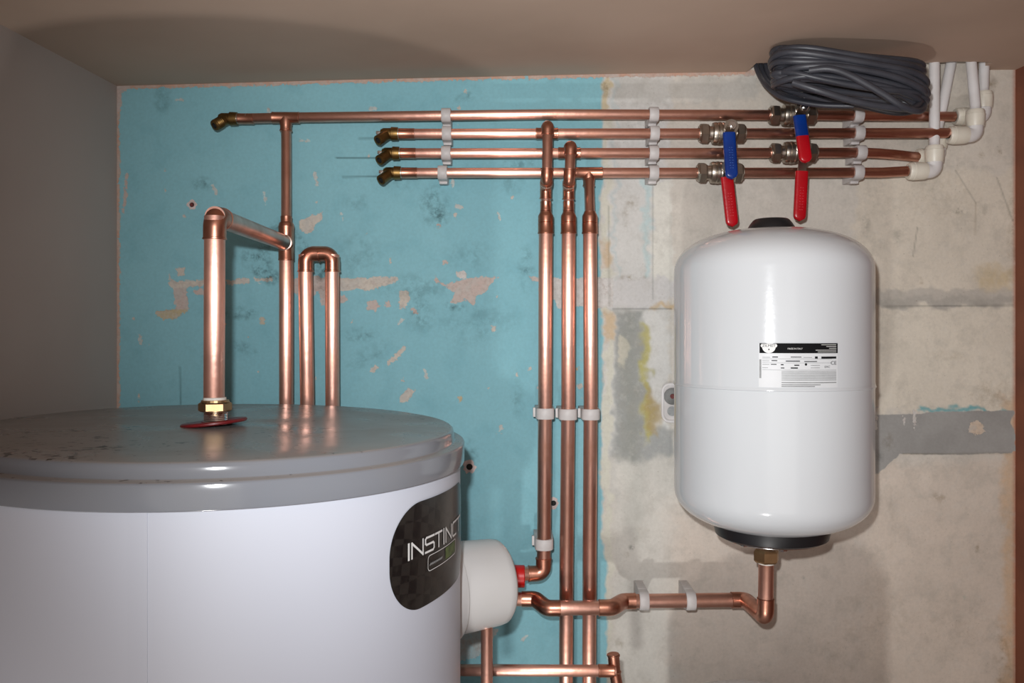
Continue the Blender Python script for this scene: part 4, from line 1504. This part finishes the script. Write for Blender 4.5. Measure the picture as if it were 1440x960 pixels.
def valve(k, px, label, s_top, s_bot, pieces):
    c = row(k, px)
    t_ = thing('lever_valve', label, 'valve', c, 'lever valves on the copper pipes')
    u_ = DP / F
    bm = new()
    P_ = lambda l: [(x * u_, r * u_) for x, r in l]
    lathe(bm, c, X1, P_([(-26, 8.0), (-26, 9.6), (-20, 10.0), (-19, 14.4), (-16, 15.2), (-13.5, 15.2), (-12.5, 14.2), (-11.5, 15.4), (-8, 15.6), (-6.8, 14.4), (-5.6, 15.2), (-3, 15.0), (0, 13.6), (9, 13.2), (12, 10), (15, 9.5), (15, 8)]), 32)
    part('body', bm, M['nickel'], t_)
    for x0, x1 in ((-37, -25), (13, 25)):
        bm = new()
        hexnut(bm, c + X1 * x0 * u_, X1, (x1 - x0) * u_, 14.6 * u_, 0.3)
        nu_ = part('nut', bm, M['nickel'], t_, smooth=False)
        bm = new()
        lathe(bm, c + X1 * (x0 - 1.5) * u_, X1, P_([(0, 8), (0, 10.5), ((x1 - x0) + 3.0, 10.5), ((x1 - x0) + 3.0, 8)]), 20)
        part('nut_collar', bm, M['nickel'], nu_)
    piv = c + Vector((0.001, -0.012, 0.004))
    bm = new()
    lathe(bm, piv, FW, [(0, 0.0095), (0.006, 0.0090), (0.007, 0.0070), (0.013, 0.0068)], 22)
    part('stem', bm, M['nickel'], t_)
    bm = new()
    hexnut(bm, piv + FW * 0.0150, FW, 0.006, 0.0070, 0.0)
    ln_ = part('lever_nut', bm, M['chrome'], t_, smooth=False)
    bm = new()
    lathe(bm, piv + FW * 0.020, FW, [(0, 0.0032), (0.004, 0.0030), (0.004, 0)], 12)
    part('stem_end', bm, M['chrome'], ln_)
    # steel lever: disc round the stem, then a strap running into the grip
    bm = new()
    lathe(bm, piv + FW * 0.013, FW, [(0, 0), (0, 0.0105), (0.0022, 0.0105), (0.0022, 0)], 24)
    part('lever_eye', bm, M['nickel'], t_)
    bm = new()
    a_, b_ = piv + FW * 0.0142, s_top + (s_bot - s_top) * 0.12
    secs_ = []
    for e, ax in ((a_, s_top - a_), (s_top, b_ - a_), (b_, b_ - s_top)):
        ax = ax.normalized()
        uu = ax.cross(Vector((0, 1, 0))).normalized()
        nn = uu.cross(ax).normalized()
        secs_.append([bm.verts.new(e + uu * i_ * 0.0062 + nn * j_ * 0.0012) for i_, j_ in ((-1, -1), (1, -1), (1, 1), (-1, 1))])
    for A_, B_ in zip(secs_, secs_[1:]):
        for q_ in range(4):
            bm.faces.new((A_[q_], A_[(q_ + 1) % 4], B_[(q_ + 1) % 4], B_[q_]))
    bm.faces.new(secs_[0][::-1])
    bm.faces.new(secs_[-1])
    part('lever', bm, M['nickel'], t_)
    for (mm, t0, t1, nm) in pieces:
        bm = new()
        ax, u, nrm = sleeve_mesh(bm, s_top, s_bot, 0.0182, 0.0088, t0, t1, t1 > 0.99)
        sl = part('grip', bm, M[mm], t_, nm, angle=60)
        if t1 - t0 > 0.9:
            # worn raised marking down the grip
            bm = new()
            L_ = (s_bot - s_top).length
            for j in range(9):
                for i_ in (-1, 1):
                    cc = s_top + ax * L_ * (0.34 + 0.055 * j) + u * i_ * (0.0016 + 0.0006 * (j % 2)) + nrm * 0.0043
                    box(bm, cc, (0.0018, 0.0006, 0.0009))
            part('raised_marking', bm, M['red_mark' if mm[0] == 'r' else 'blue_mark'], sl, smooth=False)['kind'] = 'stuff'
    return t_

valve(1, 1120, 'lever valve under the cable coil, grip blue above and red below', at(1124, 163, 1.203), at(1133.5, 229, 1.192), (('blue_sleeve', 0.0, 0.44, 'blue upper half of the grip'), ('red_sleeve', 0.44, 1.0, 'red lower half of the grip')))
valve(2, 1021, 'nickel lever valve with an all blue grip', at(1025, 187, 1.205), at(1029, 252, 1.192), (('blue_sleeve', 0, 1.0, 'blue grip'),))
valve(4, 1018, 'lever valve with red grip, hanging directly below the all blue grip', at(1022, 249, 1.209), at(1030, 319, 1.206), (('red_sleeve', 0, 1.0, 'red grip'),))
valve(3, 1121.5, 'lever valve with red grip, right of the black cap', at(1127.5, 241, 1.209), at(1124, 311, 1.206), (('red_sleeve', 0, 1.0, 'red grip'),))

# ------------------------------------------------------------------ white plastic pipes and push-fit elbows
def push_elbow(parent, corner, left, up_len, hlen, r=0.0078):
    """push-fit elbow: horizontal socket to the left, vertical socket upward"""
    bm = new()
    c = corner
    h0 = c + Vector((-0.014, 0, 0))
    v0 = c + Vector((0, 0, 0.014))
    tube(bm, [h0 + Vector((-0.004, 0, 0)), c, v0 + Vector((0, 0, 0.004))], 0.0110, 24, 0.0125, 10)
    e = part('elbow', bm, M['white_plastic'], parent)
    for o_, a_, n_ in ((h0, XR, hlen), (v0, UP, up_len)):
        bm = new()
        lathe(bm, o_, a_, [(-0.001, 0.0090), (-0.001, 0.0122), (0.003, 0.0130), (n_ * 0.5, 0.0136), (n_ * 0.72, 0.0138), (n_ * 0.74, 0.0132), (n_ - 0.002, 0.0130), (n_, 0.0118), (n_, r)], 28)
        part('socket_collar', bm, M['cream_plastic'], e, 'cream push-fit collar')
    return e

def plastic_pipe(label, corner, top, hlen, up_len):
    t_ = thing('plastic_pipe', label, 'pipe', corner, 'white plastic pipes dropping through the ceiling slot')
    push_elbow(t_, corner, None, up_len, hlen)
    bm = new()
    base = corner + Vector((0, 0, 0.026))
    dirn = (top - base).normalized()
    tube(bm, [base, corner + Vector((0, 0, 0.045)) , top, top + dirn * 0.05], 0.0075, 20)
    part('pipe', bm, M['white_plastic'], t_)
    return t_

DW, DB2 = 1.250, 1.273
plastic_pipe('white plastic pipe nearest the cable coil, longest drop, elbow at the lowest copper pipe', at(1314, 240.5, DW), at(1314, 89, DW), 0.026, 0.024)
plastic_pipe('white plastic pipe with big elbow turned onto the second copper pipe, third from left', at(1371.5, 190, DW), at(1366, 89, DW), 0.027, 0.024)
plastic_pipe('leaning white plastic pipe half hidden behind the longest white pipe', at(1319, 221.5, DB2), at(1337, 91, DB2), 0.020, 0.018)
plastic_pipe('rightmost white plastic pipe, behind the big elbow, with a short cream collar', at(1383, 164, DB2), at(1384, 91, DB2), 0.030, 0.024)

# ------------------------------------------------------------------ coiled grey cable under the ceiling
coil = thing('cable_coil', 'bundle of dark grey cable coiled up under the ceiling slot', 'cable', at(1195, 118, 1.15))
r_ = random.Random(11)
def cable_turn(xc, a, yc, b, zc, slope, sag, wob, rad=0.0040):
    pts = []
    ph = r_.uniform(0, 6.28)
    for k in range(48):
        t_ = 2 * PI * k / 48
        ct, st = math.cos(t_), math.sin(t_)
        x = math.copysign(abs(ct) ** 0.75, ct) * a
        y = math.copysign(abs(st) ** 0.8, st) * b
        z = zc - slope * x - sag * (1 - (x / a) ** 2) + wob * math.sin(2 * t_ + ph) + 0.5 * wob * math.sin(3 * t_ + 2 * ph)
        pts.append(Vector((xc + x, yc + y, min(z, float(ceil_z(xc + x, yc + y)) - rad - 0.001))))
    bm = new()
    tube(bm, pts, rad, 10, closed=True)
    return part('cable_turn', bm, M['cable'], coil)
for i in range(27):
    f = (i + 0.5) / 27
    layer = i % 3
    cable_turn(0.468 + r_.uniform(-0.004, 0.003), 0.101 + r_.uniform(-0.008, 0.004), 1.150 + r_.uniform(-0.004, 0.004), 0.041 - 0.012 * layer + r_.uniform(-0.003, 0.003),
               EYE + 0.330 + 0.044 * f + r_.uniform(-0.004, 0.004), 0.13 + 0.05 * (1 - f) + r_.uniform(-0.04, 0.04), r_.uniform(-0.006, 0.007), r_.uniform(0.001, 0.0055), 0.0046)
# slack strands: one across the front, three rising to the slot
def strand(pts, rad=0.0040, name='cable_strand'):
    bm = new()
    q = []
    P_ = [Vector(p) for p in pts]
    for i in range(len(P_) - 1):
        p0, p1, p2, p3 = P_[max(i - 1, 0)], P_[i], P_[i + 1], P_[min(i + 2, len(P_) - 1)]
        for k in range(10):
            t_ = k / 10
            q.append(0.5 * ((2 * p1) + (p2 - p0) * t_ + (2 * p0 - 5 * p1 + 4 * p2 - p3) * t_ * t_ + (3 * p1 - p0 - 3 * p2 + p3) * t_ ** 3))
    q.append(P_[-1])
    tube(bm, q, rad, 10)
    return part(name, bm, M['cable'], coil)
strand([at(1138, 99, 1.112), at(1166, 97, 1.102), at(1195, 106, 1.099), at(1240, 131, 1.099), at(1270, 150, 1.102), at(1292, 156, 1.112), at(1299, 148, 1.135), at(1285, 138, 1.150)], 0.0046)
strand([at(1115, 116, 1.112), at(1150, 127, 1.101), at(1200, 142, 1.101), at(1250, 151, 1.104), at(1284, 152, 1.116), at(1296, 140, 1.140)], 0.0046)
for x0, dx, d0 in ((1063, 0, 1.262), (1070, 5, 1.268), (1077, 10, 1.262)):
    strand([at(x0 + 2, 82, d0), at(x0, 92, d0 - 0.004), at(x0 + 6, 108, d0 - 0.02), at(x0 + 18 + dx * 0.3, 124, d0 - 0.05), at(x0 + 40, 138, 1.185), at(x0 + 84, 147, 1.165), at(x0 + 124, 149, 1.150)], 0.0036, 'cable_tail')

# ------------------------------------------------------------------ bracket end beside the vessel
br_c = at(944, 566.5, WALL)
brk = thing('wall_bracket', 'white bracket end screwed to the wall, peeping out left of the vessel', 'bracket', br_c)
ol = []
for cx_, cy_, a0 in ((953, 550, 270), (953, 582, 0), (941.5, 582, 90), (941.5, 550, 180)):
    for k in range(7):
        an = math.radians(a0 + 15 * k)
        ol.append((cx_ + 10 * math.cos(an), cy_ + 10 * math.sin(an)))
bm = new()
A_ = [bm.verts.new(at(x, y, WALL - 0.0002)) for x, y in ol]
B_ = [bm.verts.new(at(x, y, WALL) + FW * 0.0030) for x, y in ol]
for k in range(len(ol)):
    k2 = (k + 1) % len(ol)
    bm.faces.new((A_[k], A_[k2], B_[k2], B_[k]))
bm.faces.new(B_)
part('plate', bm, M['clip'], brk)
bm = new()
tube(bm, [at(x, y, WALL) + FW * 0.0030 for x, y in ol], 0.0024, 8, closed=True)
part('raised_rim', bm, M['white_plastic'], brk)
bm = new()
lathe(bm, at(945.5, 557, WALL - 0.004), FW, [(0, 0.0132), (0.0012, 0.0132), (0.0016, 0.0122), (0.0016, 0)], 32)
wsh = part('washer', bm, M['washer_grey'], brk, 'grey steel washer')
bm = new()
lathe(bm, at(946, 557, WALL - 0.0056), FW, [(0, 0.0040), (0.0010, 0.0036), (0.0010, 0)], 16)
part('screw', bm, M['plug'], wsh)
bm = new()
lathe(bm, at(945, 578, WALL - 0.004), FW, [(0, 0.0075), (0.0004, 0.0075), (0.0005, 0)], 24)
part('slot_hole', bm, M['print_grey'], brk)
